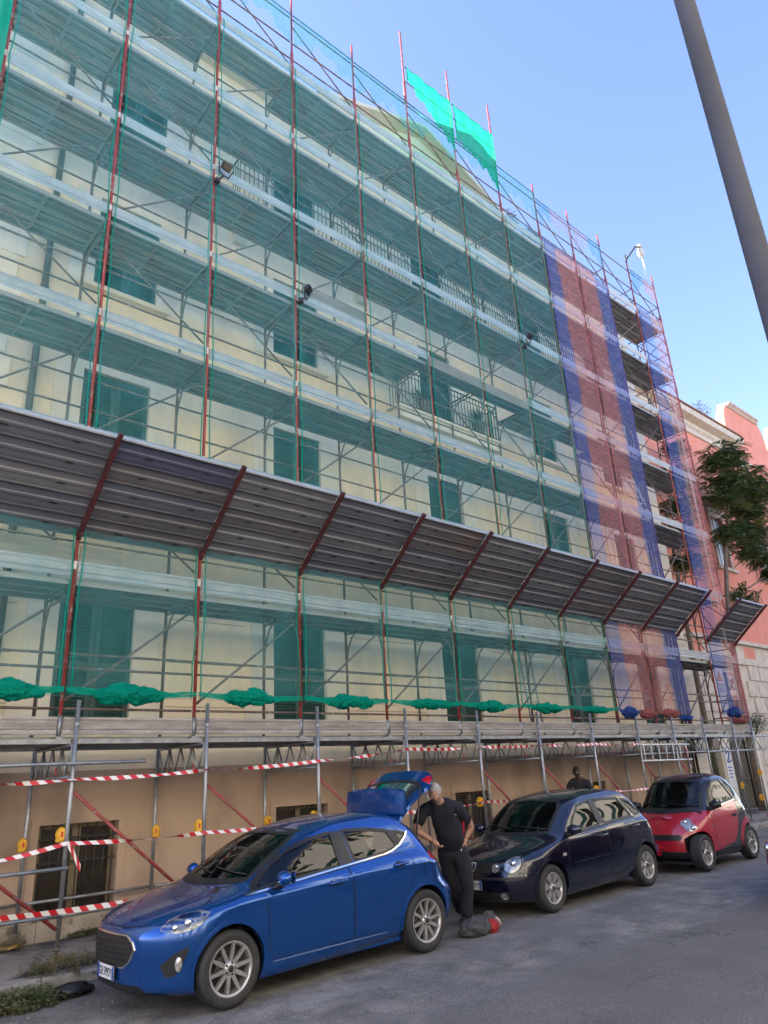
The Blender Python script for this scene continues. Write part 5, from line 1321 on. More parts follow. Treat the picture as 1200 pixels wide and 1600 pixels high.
# hoist on top of the second last post
t = thing('hoist', 'small electric rope hoist with pale motor on the top of a scaffolding post', 'hoist', (18.0, 0, 18.6))
b = MB(); b.tube((18.0,0,18.6), (18.0,0,18.95), .03, n=8).tube((18.0,-.02,18.75), (18.32,-.30,19.30), .028, n=8).tube((18.32,-.30,19.30), (18.45,-.36,19.30), .03, n=8); b.build('arm', mt('iron'), t)
b = MB(); b.sphere((18.5,-.36,19.08), .16, 10, (.75,.75,1.25), lambda d: 1+.12*(abs(d.x)**3+abs(d.z)**3)); b.lathe([(.09,.24),(.10,.25),(.10,.34),(.05,.36)], (18.5,-.36,19.05), 'z', 14, True); b.build('motor', mat('pale_motor', (.52,.50,.46), (.42,.40,.36), .5, scale=8), t)
for xx, yy in ((18.40,-.40), (18.62,-.34)):
    b = MB(); b.tube((xx,yy,18.85), (xx,yy,2.9), .007, n=5); b.build('cable', mat('pale_rope', (.60,.57,.54)), t)

# floodlights
def flood(label, x, y, z, tilt, rz):
    t = thing('floodlight', label, 'floodlight', (x, y, z), rz, 'black floodlights clamped to the scaffolding')
    def lb(b, nm, m_): o = b.build(nm, m_); o.parent = t; return o
    b = MB(); b.box((-.12,-.05,-.085),(.12,.03,.085)); 
    for k in range(7): b.box((-.11+.035*k,.03,-.08),(-.10+.035*k,.06,.08))
    b.v = [(p[0]*.75, p[1]*.75, p[2]*.75) for p in b.v]
    v = [(p[0], p[1]*math.cos(tilt)-p[2]*math.sin(tilt)-.12, p[1]*math.sin(tilt)+p[2]*math.cos(tilt)+.16) for p in b.v]; b.v = v; lb(b, 'lamp_housing', mt('black_plastic'))
    b = MB(); b.box((-.075,-.041,-.052),(.075,-.0385,.052)); b.v = [(p[0], p[1]*math.cos(tilt)-p[2]*math.sin(tilt)-.12, p[1]*math.sin(tilt)+p[2]*math.cos(tilt)+.16) for p in b.v]; lb(b, 'front_glass', mt('dusty_glass'))
    b = MB(); b.tube((-.16,-.12,.16), (-.10,-.06,0), .012).tube((.16,-.12,.16), (.10,-.06,0), .012).tube((-.10,-.06,0), (.10,-.06,0), .014).tube((0,-.06,0), (-.10,.0,-.16), .02); b.box((-.15,-.04,-.2),(-.06,.04,-.12)); lb(b, 'bracket', mt('iron'))
flood('black floodlight on its bracket clamped to the second red post high up left', 1.93, -.08, 12.46, R(35), R(10))
flood('black floodlight clamped near the right green nets below the long balcony', 10.93, -.10, 12.40, R(60), R(15))
flood('small black floodlight at the left end of the upright grey plank', 3.74, -.05, 10.62, R(50), R(40))

# safety signs behind the striped net
def sign(name, label, x0, x1, z0, z1, kind):
    t = thing(name, label, 'sign', ((x0+x1)/2, .12, z0))
    w = mat('sign_white', (.74,.73,.72), (.68,.67,.66), .5, scale=4); k_ = mat('sign_ink', (.03,.03,.03)); rd = mat('sign_red', (.50,.03,.03)); bl = mat('sign_blue', (.03,.12,.42)); ye = mat('sign_yellow', (.72,.42,.03))
    b = MB(); b.box((x0,.10,z0),(x1,.115,z1)); b.build('panel', w, t)
    def disc(cx, cz, r, m_, nm, inner=None):
        g = MB(); g.lathe([(0,-.004),(r,-.004),(r,0)], (cx,.10,cz), 'y', 20); o = g.build(nm, m_, t)
        if inner: g = MB(); g.lathe([(0,-.007),(r*.66,-.007),(r*.66,0)], (cx,.10,cz), 'y', 16); g.build('pictogram', inner, o); 
        g = MB(); g.box((cx-r*.12,.0915,cz-r*.42),(cx+r*.12,.0925,cz+r*.15)); g.sphere((cx,.092,cz+r*.3), r*.17, 6, (1,.2,1)); g.build('pictogram', k_ if inner else w, o)
    W = x1-x0; H = z1-z0; cx = (x0+x1)/2
    if kind == 'danger':
        g = MB(); g.prism([(cx-W*.40,z1-H*.50),(cx+W*.40,z1-H*.50),(cx,z1-H*.06)], 1, .096, .10); o = g.build('warning_triangle', rd, t)
        g = MB(); g.prism([(cx-W*.29,z1-H*.465),(cx+W*.29,z1-H*.465),(cx,z1-H*.15)], 1, .093, .096); g.build('triangle_field', ye, o)
        g = MB(); g.box((cx-.018,.091,z1-H*.40),(cx+.018,.093,z1-H*.24)).box((cx-.018,.091,z1-H*.45),(cx+.018,.093,z1-H*.42)); g.build('pictogram', k_, o)
        for q in range(6):
            g = MB(); ww = W*(.36 if q % 3 else .42); g.box((cx-ww,.098,z0+H*(.38-q*.062)),(cx+ww,.10,z0+H*(.405-q*.062))); g.build('text_line', k_, t)
    else:
        for r_ in range(4):
            for c_ in range(3):
                x = x0+W*(.19+.31*c_); z = z1-H*(.13+.245*r_)
                if r_ == 0: disc(x, z, W*.125, rd, 'prohibition_symbol', w)
                elif r_ == 3:
                    g = MB(); g.prism([(x-W*.12,z-W*.1),(x+W*.12,z-W*.1),(x,z+W*.12)], 1, .096, .10); g.build('warning_triangle', ye, t)
                else: disc(x, z, W*.125, bl, 'mandatory_symbol')
sign('warning_sign', 'tall white warning sign with a red-edged triangle over lines of text', 18.38, 18.92, 3.60, 4.34, 'danger')
sign('safety_sign', 'white board of red, blue and yellow safety pictograms behind the striped net', 19.18, 19.70, 3.46, 4.34, 'picto')

# end of the ochre building: gate pillar with plate, iron gate, low wall, hedge
b = MB(); b.box((21.05,1.62,-.2),(21.75,2.2,2.9)); b.box((20.98,1.56,2.9),(21.82,2.26,3.02)); tag(b.build('gate_pillar', mt('cream')), 'cream plastered gate pillar carrying the tall white plate', 'gate pillar')
t = thing('name_plate', 'tall white plate with a blue emblem and small lettering on the gate pillar', 'sign', (21.4, 1.6, 1.0))
b = MB(); b.box((21.16,1.585,.95),(21.64,1.61,2.24)); b.build('panel', mat('sign_white', (.74,.73,.72)), t)
b = MB(); bl = mat('sign_blue', (.03,.12,.42))
b.poly([(21.27,1.578,1.98),(21.34,1.578,2.06),(21.45,1.578,2.05),(21.49,1.578,1.96),(21.42,1.578,1.86),(21.30,1.578,1.74),(21.42,1.578,1.72),(21.56,1.578,1.78)], .026, 6); b.build('emblem', bl, t)
for q in range(4): b = MB(); b.box((21.26,1.58,1.55-q*.10),(21.54-.05*(q % 2),1.584,1.585-q*.10)); b.build('text_line', bl, t)
t = thing('iron_gate', 'dark iron bar gate between the cream pillar and the pink palazzo', 'gate', (22.6, 1.8, .2))
b = MB(); b.box((21.8,1.78,.25),(21.85,1.83,2.55)).box((23.3,1.78,.25),(23.35,1.83,2.55))
for z in (.3, 1.2, 2.2, 2.5): b.box((21.85,1.79,z-.02),(23.3,1.82,z+.02))
b.build('gate_frame', mt('iron'), t)
for k in range(12): b = MB(); x = 21.95+k*.115; b.tube((x,1.805,.3), (x,1.805,2.62), .012, n=6); b.build('bar', mt('iron'), t)
b = MB(); b.box((23.4,1.65,-.2),(24.0,2.15,2.35)); b.box((23.34,1.6,2.35),(24.06,2.2,2.45)); tag(b.build('gate_pillar', mt('cream')), 'cream plastered pillar right of the iron gate at the picture edge', 'gate pillar')

# ------------------------------------------------------------------ plants
def leaf_mat(name, c1, c2, c3=None):
    m = mat(name, c1, c2, .55, 0, scale=3.5, detail=3, c3=c3 or c2, scale3=9, lo3=.6, hi3=.7, lo=.4, hi=.6)
    return m
LEAF = leaf_mat('dark_green_leaves', (.055,.095,.035), (.115,.165,.055)); LEAF_Y = leaf_mat('yellow_green_flowers', (.20,.19,.05), (.30,.27,.08)); LEAF_P = leaf_mat('palm_leaves', (.03,.07,.02), (.07,.12,.03)); BARK = mat('tree_bark', (.20,.165,.125), (.13,.105,.08), .9, 0, scale=9, bump=.4)
WEED = leaf_mat('dusty_weed', (.06,.085,.025), (.14,.14,.06)); DRY = leaf_mat('dry_stalks', (.22,.19,.10), (.15,.13,.07))
def leaves(b, c, rad, n, size, rng, droop=.3, asp=.38, shell=.0):
    for _ in range(n):
        d = Vector(rng.normal(size=3)); d.normalize(); k = rng.uniform(shell, 1)**.5
        p = Vector(c)+Vector((d.x*rad[0], d.y*rad[1], d.z*rad[2]))*k
        a = rng.uniform(0, 2*PI); u = Vector((math.cos(a), math.sin(a), rng.uniform(-droop-.4, .25))).normalized(); s_ = u.cross(Vector((0,0,1))).normalized()
        w = s_*math.cos(rng.uniform(-.7,.7))+Vector((0,0,1))*rng.uniform(-.5,.5)
        l = size*rng.uniform(.6, 1.3); q = l*asp
        b.add([p, p+u*l*.5+w*q*.5, p+u*l, p+u*l*.5-w*q*.5], [(0,1,2,3)])
def fronds(b, c, n, length, rng, leaflet=.2, droop=.5, up=.3):
    """pinnate leaves: arching ribs with pairs of leaflets"""
    for _ in range(n):
        a = rng.uniform(0, 2*PI); l = length*rng.uniform(.7, 1.15); e = rng.uniform(-.1, up+.5)
        d = Vector((math.cos(a)*math.cos(e), math.sin(a)*math.cos(e), math.sin(e))); sd = d.cross(Vector((0,0,1))).normalized()
        prev = Vector(c)
        for k in range(1, 9):
            u = k/8; p = Vector(c)+d*l*u-Vector((0,0,1))*droop*l*u*u
            for s_ in (-1, 1):
                q = leaflet*(1-.5*abs(u-.45)); t_ = p+sd*s_*q+(p-prev)*.6-Vector((0,0,1))*q*.35
                m_ = (p+t_)/2; wv = (p-prev).normalized()*q*.17
                b.add([p, m_+wv, t_, m_-wv], [(0,1,2,3)])
            prev = p
def tree(label, base, trunk, clumps, nleaf, flowers, seed, limb_r=.05):
    rng = np.random.default_rng(seed); t = thing('tree', label, 'tree', base)
    b = MB(); b.poly([base]+trunk, [.11-.06*k/len(trunk) for k in range(len(trunk)+1)], 10)
    for c, r in clumps:
        s_ = min(trunk, key=lambda q: (Vector(q)-Vector(c)).length+max(0, q[2]-c[2])*2); m_ = (Vector(s_)+Vector(c))/2+Vector((0,0,-.12)); b.poly([s_, m_, c], [limb_r, limb_r*.7, limb_r*.3], 6)
    b.build('trunk', BARK, t)
    b = MB()
    for c, r in clumps:
        r *= 1.22; k = int(nleaf*r); 
        for _ in range(k//9):
            d = Vector(rng.normal(size=3)).normalized(); p = Vector(c)+Vector((d.x, d.y, d.z*.7))*r*rng.uniform(.1, .95)
            fronds(b, p, 2, .46, rng, .17, .5, .3)
    b.build('crown', LEAF, t)
    if flowers:
        b = MB()
        for c in flowers: leaves(b, c, (.26,.26,.2), 150, .075, rng, .0, .7)
        b.build('blossom', LEAF_Y, t)
    return t
tr_ = [(21.9,1.0,3.0),(22.3,1.05,5.4),(22.9,1.1,7.3),(23.7,1.1,9.2),(24.4,1.1,10.3),(25.0,1.1,11.5)]
cl = [((24.6,.9,11.9),.95),((25.7,.9,12.3),.95),((25.1,1.0,13.2),.85),((26.6,.9,12.3),.9),((27.4,.8,12.0),.75),((24.0,.9,11.2),.7),((25.9,1.2,11.2),.75),((26.9,1.0,11.2),.65),((24.3,.8,10.0),.6),((25.6,.8,9.9),.7),((24.9,.8,9.2),.55),((25.9,.7,9.0),.5),((23.6,1.0,9.6),.5),((26.3,.8,10.4),.5),((25.9,1.0,13.5),.5),((24.3,.9,12.8),.5),((26.0,.6,8.4),.35),((28.0,.8,12.5),.45)]
tree('slender tree with feathery dark leaves and yellow blossom before the pink palazzo', (21.75,1.0,.2), tr_, cl, 760, [(25.4,.2,13.0),(25.3,.15,12.2),(26.9,.15,12.0),(25.9,.15,11.7),(24.6,.15,12.2),(26.6,.2,12.7),(25.2,.2,10.2),(25.8,.2,10.5),(26.0,.1,9.3),(24.0,.1,10.6)], 3)
tree('darker tree half hidden behind the open bay right of the striped nets', (21.0,1.9,.2), [(21.0,1.9,4),(21.1,1.9,7.5),(21.3,1.9,10.5)], [((21.3,1.6,8.4),.6),((21.2,1.7,9.5),.65),((21.6,1.6,10.6),.6),((21.7,1.6,11.7),.55),((21.0,1.7,7.0),.45)], 800, None, 5)
def bush(label, c, rad, n, size, m_, seed, stem=True, name='shrub', cat='shrub', pinn=False):
    rng = np.random.default_rng(seed); t = thing(name, label, cat, (c[0], c[1], c[2]-rad[2]))
    b = MB()
    if pinn:
        for _ in range(n//20): d = Vector(rng.normal(size=3)).normalized(); fronds(b, Vector(c)+Vector((d.x*rad[0], d.y*rad[1], d.z*rad[2]))*rng.uniform(0, .8), 3, size*3.5, rng, size, .35, .7)
    else: leaves(b, c, rad, n, size, rng)
    b.build('foliage', m_, t); b = MB()
    for k in range(4): a = k*1.6; b.tube((c[0]+.05*math.cos(a), c[1]+.05*math.sin(a), c[2]-rad[2]-.05), (c[0]+rad[0]*.5*math.cos(a), c[1]+rad[1]*.5*math.sin(a), c[2]+rad[2]*.3), .015, .006, n=5)
    b.build('stem', BARK, t); return t
bush('bright green feathery shrub above the short separate canopy', (23.6,.9,7.1), (1.2,.7,.7), 900, .13, LEAF_P, 11, pinn=True)
bush('dark hedge hanging over the iron gate at the right edge', (23.6,1.5,2.95), (.9,.5,.35), 1300, .10, LEAF, 12)
bush('dark ivy filling the recess between ochre corner and gate pillar', (20.4,1.75,1.35), (.45,.2,1.0), 1100, .09, LEAF, 13)
bush('palm-like plant seen through the blue netting at the right end', (22.3,1.6,13.0), (.5,.4,.4), 500, .16, LEAF_P, 14, pinn=True)
bush('sunlit yellowish bush on the roof edge right of the gable', (13.2,1.5,18.75), (.45,.35,.55), 900, .075, leaf_mat('sunlit_bush', (.10,.12,.03), (.20,.20,.06)), 15)
bush('wispy grey-green bush on the roof edge, second right of the gable', (14.2,1.5,18.55), (.6,.35,.42), 420, .08, leaf_mat('grey_green_leaves', (.10,.12,.08), (.16,.17,.10)), 16)
bush('sparse twiggy bush on the roof edge above the striped nets', (15.6,1.5,18.5), (.7,.35,.38), 260, .08, leaf_mat('grey_green_leaves', (.10,.12,.08), (.16,.17,.10)), 17)
bush('small distant shrub on the roof terrace of the pink palazzo', (30.6,3.6,18.2), (.7,.5,.55), 360, .12, LEAF, 18)
t = thing('wire_coil', 'tangle of curling wire along the roof edge above the striped nets', 'wire coil', (14.5, 1.2, 18.05))
b = MB(); b.poly([(13.6+.0042*k*1.0, 1.15+.2*math.cos(k*.33), 18.32+.22*math.sin(k*.33)) for k in range(900)], .008, 4); b.build('wire', mt('iron'), t)
for i, (x, lab) in enumerate(((8.35, 'spiky potted plant at the left of the small flowered balcony'), (10.35, 'spiky potted plant at the right of the small flowered balcony'))):
    rng = np.random.default_rng(30+i); t = thing('potted_plant', lab, 'potted plant', (x, 1.3, 9.94), 0, 'potted plants on the small balcony')
    b = MB(); b.lathe([(0,0),(.11,0),(.16,.42),(.175,.44),(.175,.48),(.15,.48)], (x,1.3,9.95), 'z', 16); b.build('pot', mat('terracotta_pot', (.30,.20,.15), (.24,.17,.13), .8, scale=6), t)
    b = MB()
    for k in range(46):
        a = rng.uniform(0, 2*PI); e = rng.uniform(.2, 1.4); l = rng.uniform(.35, .7); d = Vector((math.cos(a)*math.cos(e), .55*math.sin(a)*math.cos(e), math.sin(e))); p = Vector((x,1.3,10.4)); sd = Vector((-math.sin(a), math.cos(a), 0))*.022
        b.add([p-sd, p+sd, p+d*l*.6+sd*.7, p+d*l-Vector((0,0,.12*l)), p+d*l*.6-sd*.7], [(0,1,2,3,4)])
    b.build('foliage', LEAF_P, t)
# weeds and litter by the kerb
def weeds(label, c, rx, ry, n, h, seed, m_=None):
    rng = np.random.default_rng(seed); b = MB()
    for _ in range(n):
        a = rng.uniform(0, 2*PI); k = math.sqrt(rng.uniform(0, 1)); x = c[0]+rx*k*math.cos(a); y = c[1]+ry*k*math.sin(a); z = c[2]
        hh = h*rng.uniform(.4, 1.1)*(1-.5*k); ln = Vector((rng.uniform(-.5,.5), rng.uniform(-.5,.5), 1)).normalized(); top = Vector((x,y,z))+ln*hh
        b.tube((x,y,z), top, .0035, .002, n=3, cap=False)
        leaves(b, Vector((x,y,z)).lerp(top, .75), (.05,.05,hh*.4), 14, .045, rng, .1, .42)
    tag(b.build('weeds', m_ or WEED), label, 'weeds', None, 'stuff')
weeds('dense green weeds growing in the gutter at the lower left corner', (-.42,-1.05,-.06), .42, .30, 230, .20, 41)
weeds('dry straggling weeds around the foot of the front left post', (.12,-.35,.06), .42, .30, 90, .24, 42, leaf_mat('half_dry_weed', (.10,.10,.04), (.19,.16,.08)))
weeds('low green tufts along the base of the plinth behind the blue car', (1.15,1.34,.09), .35, .07, 70, .10, 43)
weeds('dry tuft at the foot of the rear left post', (.05,1.18,.09), .22, .12, 40, .22, 44, DRY)
b = MB(); rr = random.Random(9)
for (x, y, z, s_) in ((.02,1.2,.125,.19), (.30,-.02,.10,.14)):
    b = MB(); b.prism([(x+s_*math.cos(a)*rr.uniform(.8,1.1), y+s_*.6*math.sin(a)) for a in np.linspace(0, 2*PI, 9)[:-1]], 2, z-.015, z+.02)
    tag(b.build('base_board', mat('yellow_wood', (.50,.33,.10), (.36,.24,.09), .8, scale=9)), 'worn yellow board under the rear left walkway post' if y > 1 else 'worn yellow board under the front left walkway post', 'base board', 'yellow boards under walkway posts')
b = MB(); b.sphere((.02,-1.12,-.0), .19, 12, (1.0,.55,.36), lambda d: 1+.35*mnoise.noise(d*2.6)+.16*mnoise.noise(d*7)); tag(b.build('rubbish_bag', mt('black_plastic')), 'crumpled black rubbish in the gutter beneath the front of the blue car', 'rubbish')
b = MB(); rr = random.Random(12)
for k in range(70):
    x, y = rr.uniform(-.7, 1.3), rr.uniform(-1.9, -.7); s_ = rr.uniform(.006, .02); b.box((x,y,G(x)),(x+s_,y+s_*1.4,G(x)+s_*.6))
tag(b.build('gravel', KERB), 'loose grit and crumbs in the gutter by the weeds', 'grit', None, 'stuff')

# near lamp post
t = thing('lamp_post', 'thick grey steel lamp post rising close to the camera along the right edge', 'lamp post', (.05, -8.72, .06))
b = MB(); b.lathe([(.075,.0),(.075,.5),(.062,.52),(.038,9.5)], (.05,-8.72,.06), 'z', 28); b.build('pole', mat('lamp_post_paint', (.055,.057,.075), (.041,.043,.056), .8, .0, scale=5, stretch=(1,1,.35), bump=.15, bscale=30), t)
b = MB(); b.lathe([(.17,0),(.17,.03),(.10,.04)], (.05,-8.72,.06), 'z', 20); b.build('base_plate', mt('iron'), t)
b = MB(); b.poly([(.05,-8.72,9.5),(.05,-8.6,9.9),(.05,-8.2,10.1),(.05,-7.6,10.15)], .045, 8); b.box((-.1,-7.65,10.08),(.2,-6.95,10.2)); b.build('lamp_arm', mt('iron'), t)

# ------------------------------------------------------------------ people
SKIN_L = mat('weathered_skin', (.42,.23,.165), (.36,.185,.13), .55, 0, scale=18); SKIN_D = mat('dark_brown_skin', (.055,.030,.022), (.042,.022,.016), .5, 0, scale=18)
def skin(verts, edges, name, material, parent, levels=3):
    """verts: (xyz, rx, ry)"""
    me = bpy.data.meshes.new(name); me.from_pydata([v[0] for v in verts], edges, [])
    o = bpy.data.objects.new(name, me); COL.objects.link(o)
    o.modifiers.new('skin', 'SKIN'); s_ = o.modifiers.new('sub', 'SUBSURF'); s_.levels = levels; s_.render_levels = levels
    for i, v in enumerate(verts): me.skin_vertices[0].data[i].radius = (v[1], v[2] if len(v) > 2 else v[1])
    me.skin_vertices[0].data[0].use_root = True
    dg = bpy.context.evaluated_depsgraph_get(); m2 = bpy.data.meshes.new_from_object(o.evaluated_get(dg)); bpy.data.objects.remove(o)
    if name in ('shirt', 'trousers'):                       # folds in the cloth
        for v in m2.vertices: q = v.co; k = mnoise.noise(Vector((q.x*11, q.y*11, q.z*5)))*.011+abs(mnoise.noise(Vector((q.x*16+3, q.y*16, q.z*13))))*.010; v.co = q+v.normal*k
    m2.materials.clear(); m2.materials.append(material); m2.polygons.foreach_set('use_smooth', [True]*len(m2.polygons)); m2.name = name
    return link(name, m2, parent)
def head(parent, c, yaw, pitch, roll, skin_m, hair_m, beard_m, hairfn, s=1.0):
    """head built round its centre: x right, y forward, z up"""
    Rm = Matrix.Rotation(yaw, 4, 'Z') @ Matrix.Rotation(pitch, 4, 'X') @ Matrix.Rotation(roll, 4, 'Y'); c = Vector(c)
    def W(b): b.v = [tuple(c+(Rm @ (Vector(v)*s))) for v in b.v]; return b
    def face(d):
        k = 1.0
        if d.z < 0: k *= 1-.16*abs(d.x)*(-d.z)*2-.05*max(-d.y, 0)
        k += .035*math.exp(-((d.x/.28)**2+((d.z+.72)/.2)**2))*(d.y > 0)                     # chin
        k += .20*math.exp(-((d.x/.13)**2+((d.z+.16)/.14)**2))*(d.y > .3)                     # nose
        k += .05*math.exp(-((d.x/.10)**2+((d.z-.05)/.16)**2))*(d.y > .3)
        k += .035*math.exp(-(((abs(d.x)-.3)/.25)**2+((d.z-.22)/.08)**2))*(d.y > .2)          # brows
        k -= .05*math.exp(-(((abs(d.x)-.33)/.15)**2+((d.z-.03)/.10)**2))*(d.y > .2)          # eye sockets
        k += .03*math.exp(-((d.x/.25)**2+((d.z+.47)/.06)**2))*(d.y > .3)                     # lips
        return k
    b = MB(); b.sphere((0,0,0), 1, 22, (.078,.098,.118), face)
    for sx in (-1, 1): b.sphere((sx*.081,-.012,-.004), .03, 8, (.35,.65,1.05))
    W(b); hd = b.build('head', skin_m, parent)
    for sx in (-1, 1):
        e = MB(); e.sphere((sx*.029,.083,.006), .013, 8); W(e).build('eye', mat('eye_white', (.55,.52,.48)), hd)
    h = MB(); h.sphere((0,-.004,.006), 1, 18, (.083,.104,.122), hairfn); 
    keep = [f for f in h.f if all(hairfn(Vector((h.v[i][0]/.083, (h.v[i][1]+.004)/.104, (h.v[i][2]-.006)/.122)).normalized()) > .5 for i in f)]
    h.f = keep; h.m = [0]*len(keep); h.smooth = [True]*len(keep); W(h).build('hair', hair_m, hd)
    if beard_m:
        h = MB(); h.sphere((0,.002,-.004), 1, 20, (.080,.101,.122), face)
        def bf(v): d = Vector((v[0]/.08, v[1]/.1, v[2]/.12)).normalized(); return d.y > -.05 and d.z < -.30 and not (abs(d.x) < .25 and -.52 < d.z < -.42)
        keep = [f for f in h.f if all(bf(h.v[i]) for i in f)]; h.f = keep; h.m = [0]*len(keep); h.smooth = [True]*len(keep); W(h).build('beard', beard_m, hd)
    m_ = MB(); m_.poly([(x,.092-.25*x*x*10,-.056) for x in (-.022,-.01,0,.01,.022)], .003, 5); W(m_).build('mouth', mat('lips', (.22,.09,.07)), hd)
    return hd
def hand(parent, wrist, d, palm_n, m_, curl=.6, s=1.0):
    """palm plus four unequal fingers and a thumb leaving the side of the palm"""
    w = Vector(wrist); d = Vector(d).normalized(); n = Vector(palm_n); n = (n-d*n.dot(d)).normalized(); sd = d.cross(n); b = MB()
    b.poly([w-d*.02, w+d*.02, w+d*.055, w+d*.085], [.026*s,.034*s,.040*s,.034*s], 10)
    for k, (off, l) in enumerate(((-.030,.068),(-.010,.078),(.011,.074),(.030,.058))):
        p = w+d*.085+sd*off*s; pts = [p-d*.015]; a = 0; q = p
        for seg in (.42, .33, .25): a += curl*.55; q = q+(d*math.cos(a)+n*math.sin(a))*l*seg*s; pts.append(q)
        b.poly(pts, [.0095*s,.009*s,.008*s,.0065*s], 7)
    p = w+d*.03-sd*.034*s; b.poly([p, p-sd*.022*s+d*.02+n*.012, p-sd*.03*s+d*.048+n*.02, p-sd*.028*s+d*.07+n*.03], [.012*s,.011*s,.010*s,.007*s], 7)
    return b.build('hand', m_, parent)
def person(label, loc, J, m, opts):
    """J: joint name -> world position; m: materials; body first as one skinned figure, then clothes a little outside it"""
    t = thing('person', label, 'person', loc); f = opts.get('fat', 1.0); V = Vector
    def j(n): return V(J[n])
    def mid(a, c, u): return j(a).lerp(j(c), u)
    bulge = V(opts.get('front', (0,-1,0)))*opts.get('belly', 0)
    vs = [(j('pelvis'), .135*f, .115*f), (mid('pelvis','chest',.5)+bulge*.6, .135*f, .115*f), (j('chest'), .145*f, .11*f), (j('neck0'), .085, .075), (j('neck'), .055, .055), (j('head'), .05, .05)]
    es = [(0,1),(1,2),(2,3),(3,4),(4,5)]
    def limb(root, names, radii):
        p = root
        for n_, r in zip(names, radii):
            vs.append((n_ if isinstance(n_, V) else j(n_), r)); es.append((p, len(vs)-1)); p = len(vs)-1
    for sd in 'LR':
        limb(3, [sd+'sh', mid(sd+'sh', sd+'el', .5), sd+'el', mid(sd+'el', sd+'wr', .4), sd+'wr'], [.054,.050,.043,.042,.028])
        limb(0, [sd+'hip', mid(sd+'hip', sd+'kn', .5), sd+'kn', mid(sd+'kn', sd+'an', .35), sd+'an'], [.095,.082,.058,.058,.042])
    skin([tuple([tuple(v[0])]+list(v[1:])) for v in vs], es, 'body', m['skin'], t)
    # shirt
    g = .016; vs = [(mid('pelvis','chest',-.14), .162*f, .142*f), (mid('pelvis','chest',.35)+bulge, .162*f+g*.3, .140*f), (mid('pelvis','chest',.7)+bulge*.7, .165*f, .135*f), (j('chest'), .165*f, .128*f), (j('neck0')-V((0,0,.01)), .112, .10), (j('neck0').lerp(j('neck'), .75), .066, .066)]; es = [(0,1),(1,2),(2,3),(3,4),(4,5)]
    for sd in 'LR': limb(4, [j(sd+'sh')+V((0,0,.004)), mid(sd+'sh', sd+'el', .45), mid(sd+'sh', sd+'el', .8)], [.092,.082,.074] if not opts.get('long') else [.078,.066,.058])
    if opts.get('long'):
        k = len(vs)
        for idx, sd in ((8, 'L'), (11, 'R')): limb(idx, [sd+'el', sd+'wr'], [.055,.040])
    sh = skin([tuple([tuple(v[0])]+list(v[1:])) for v in vs], es, 'shirt', m['shirt'], t)
    # trousers
    vs = [(j('pelvis')+V((0,0,.05)), .142*f, .122*f), (j('pelvis')-V((0,0,.04)), .14*f, .125*f)]; es = [(0,1)]
    for sd in 'LR': limb(1, [j(sd+'hip')-V((0,0,.04)), mid(sd+'hip', sd+'kn', .5), sd+'kn', mid(sd+'kn', sd+'an', .5), mid(sd+'kn', sd+'an', .96)], [.120,.112,.094,.086,.084])
    skin([tuple([tuple(v[0])]+list(v[1:])) for v in vs], es, 'trousers', m['trousers'], t)
    for sd in 'LR':
        a = j(sd+'an'); d = V(opts.get('foot_'+sd, opts['front'])).normalized(); z0 = opts['ground']
        skin([(tuple(V((a.x, a.y, z0+.045))-d*.05), .042, .04), (tuple(V((a.x, a.y, z0+.05))+d*.05), .046, .042), (tuple(V((a.x, a.y, z0+.038))+d*.14), .046, .034), (tuple(V((a.x, a.y, z0+.033))+d*.19), .036, .028)], [(0,1),(1,2),(2,3)], 'shoe', m['shoe'], t)
    return t, sh
FRONT = Vector((-.62,-.78,0)).normalized()
J1 = dict(pelvis=(4.36,-2.30,.95), chest=(4.20,-2.37,1.26), neck0=(4.08,-2.41,1.45), neck=(4.01,-2.45,1.51), head=(3.94,-2.50,1.58), Lsh=(4.31,-2.52,1.40), Lel=(4.56,-2.50,1.16), Lwr=(4.47,-2.44,1.00), Rsh=(3.91,-2.28,1.40), Rel=(3.76,-2.26,1.17), Rwr=(3.92,-2.40,1.04),
   Lhip=(4.44,-2.37,.90), Lkn=(4.47,-2.42,.48), Lan=(4.45,-2.36,.08), Rhip=(4.28,-2.23,.90), Rkn=(4.44,-2.17,.48), Ran=(4.72,-2.06,.08))
NAVYC = mat('navy_polo_shirt', (.006,.007,.014), (.009,.010,.018), .9, 0, scale=30, bump=.25, bscale=14); NAVYT = mat('dark_navy_work_trousers', (.010,.010,.016), (.016,.016,.023), .9, 0, scale=14, bump=.35, bscale=11)
man, sh = person('grey-haired man in navy polo shirt and work trousers standing at the open boot', (4.45,-2.3,G(4.5)), J1, dict(skin=SKIN_L, shirt=NAVYC, trousers=NAVYT, shoe=mat('black_shoe', (.02,.02,.022), (.05,.05,.05), .45, scale=20)), dict(front=tuple(FRONT), belly=.05, fat=1.16, ground=G(4.5), foot_L=(-.4,-.9,0), foot_R=(-.75,-.6,0)))
hf = lambda d: (1.0+.03*mnoise.noise(d*9)) if (d.z > .16 and d.y < .80) or (d.y < .12 and d.z > -.45) else 0.2
head(man, (3.89,-2.54,1.60), math.atan2(FRONT.y, FRONT.x)-PI/2-.25, R(-34), R(6), SKIN_L, mat('grey_hair', (.42,.41,.40), (.24,.235,.23), .8, scale=60), mat('grey_stubble', (.36,.33,.31), (.26,.22,.20), .85, scale=80), hf, 1.03)
hand(man, J1['Lwr'], (-.25,.15,-.75), (-.7,.6,0), SKIN_L, .8); hand(man, J1['Rwr'], (.35,-.35,-.55), (.6,-.3,0), SKIN_L, .8)
b = MB()   # red side panels and shoulder piping, chest logo, belt and keys
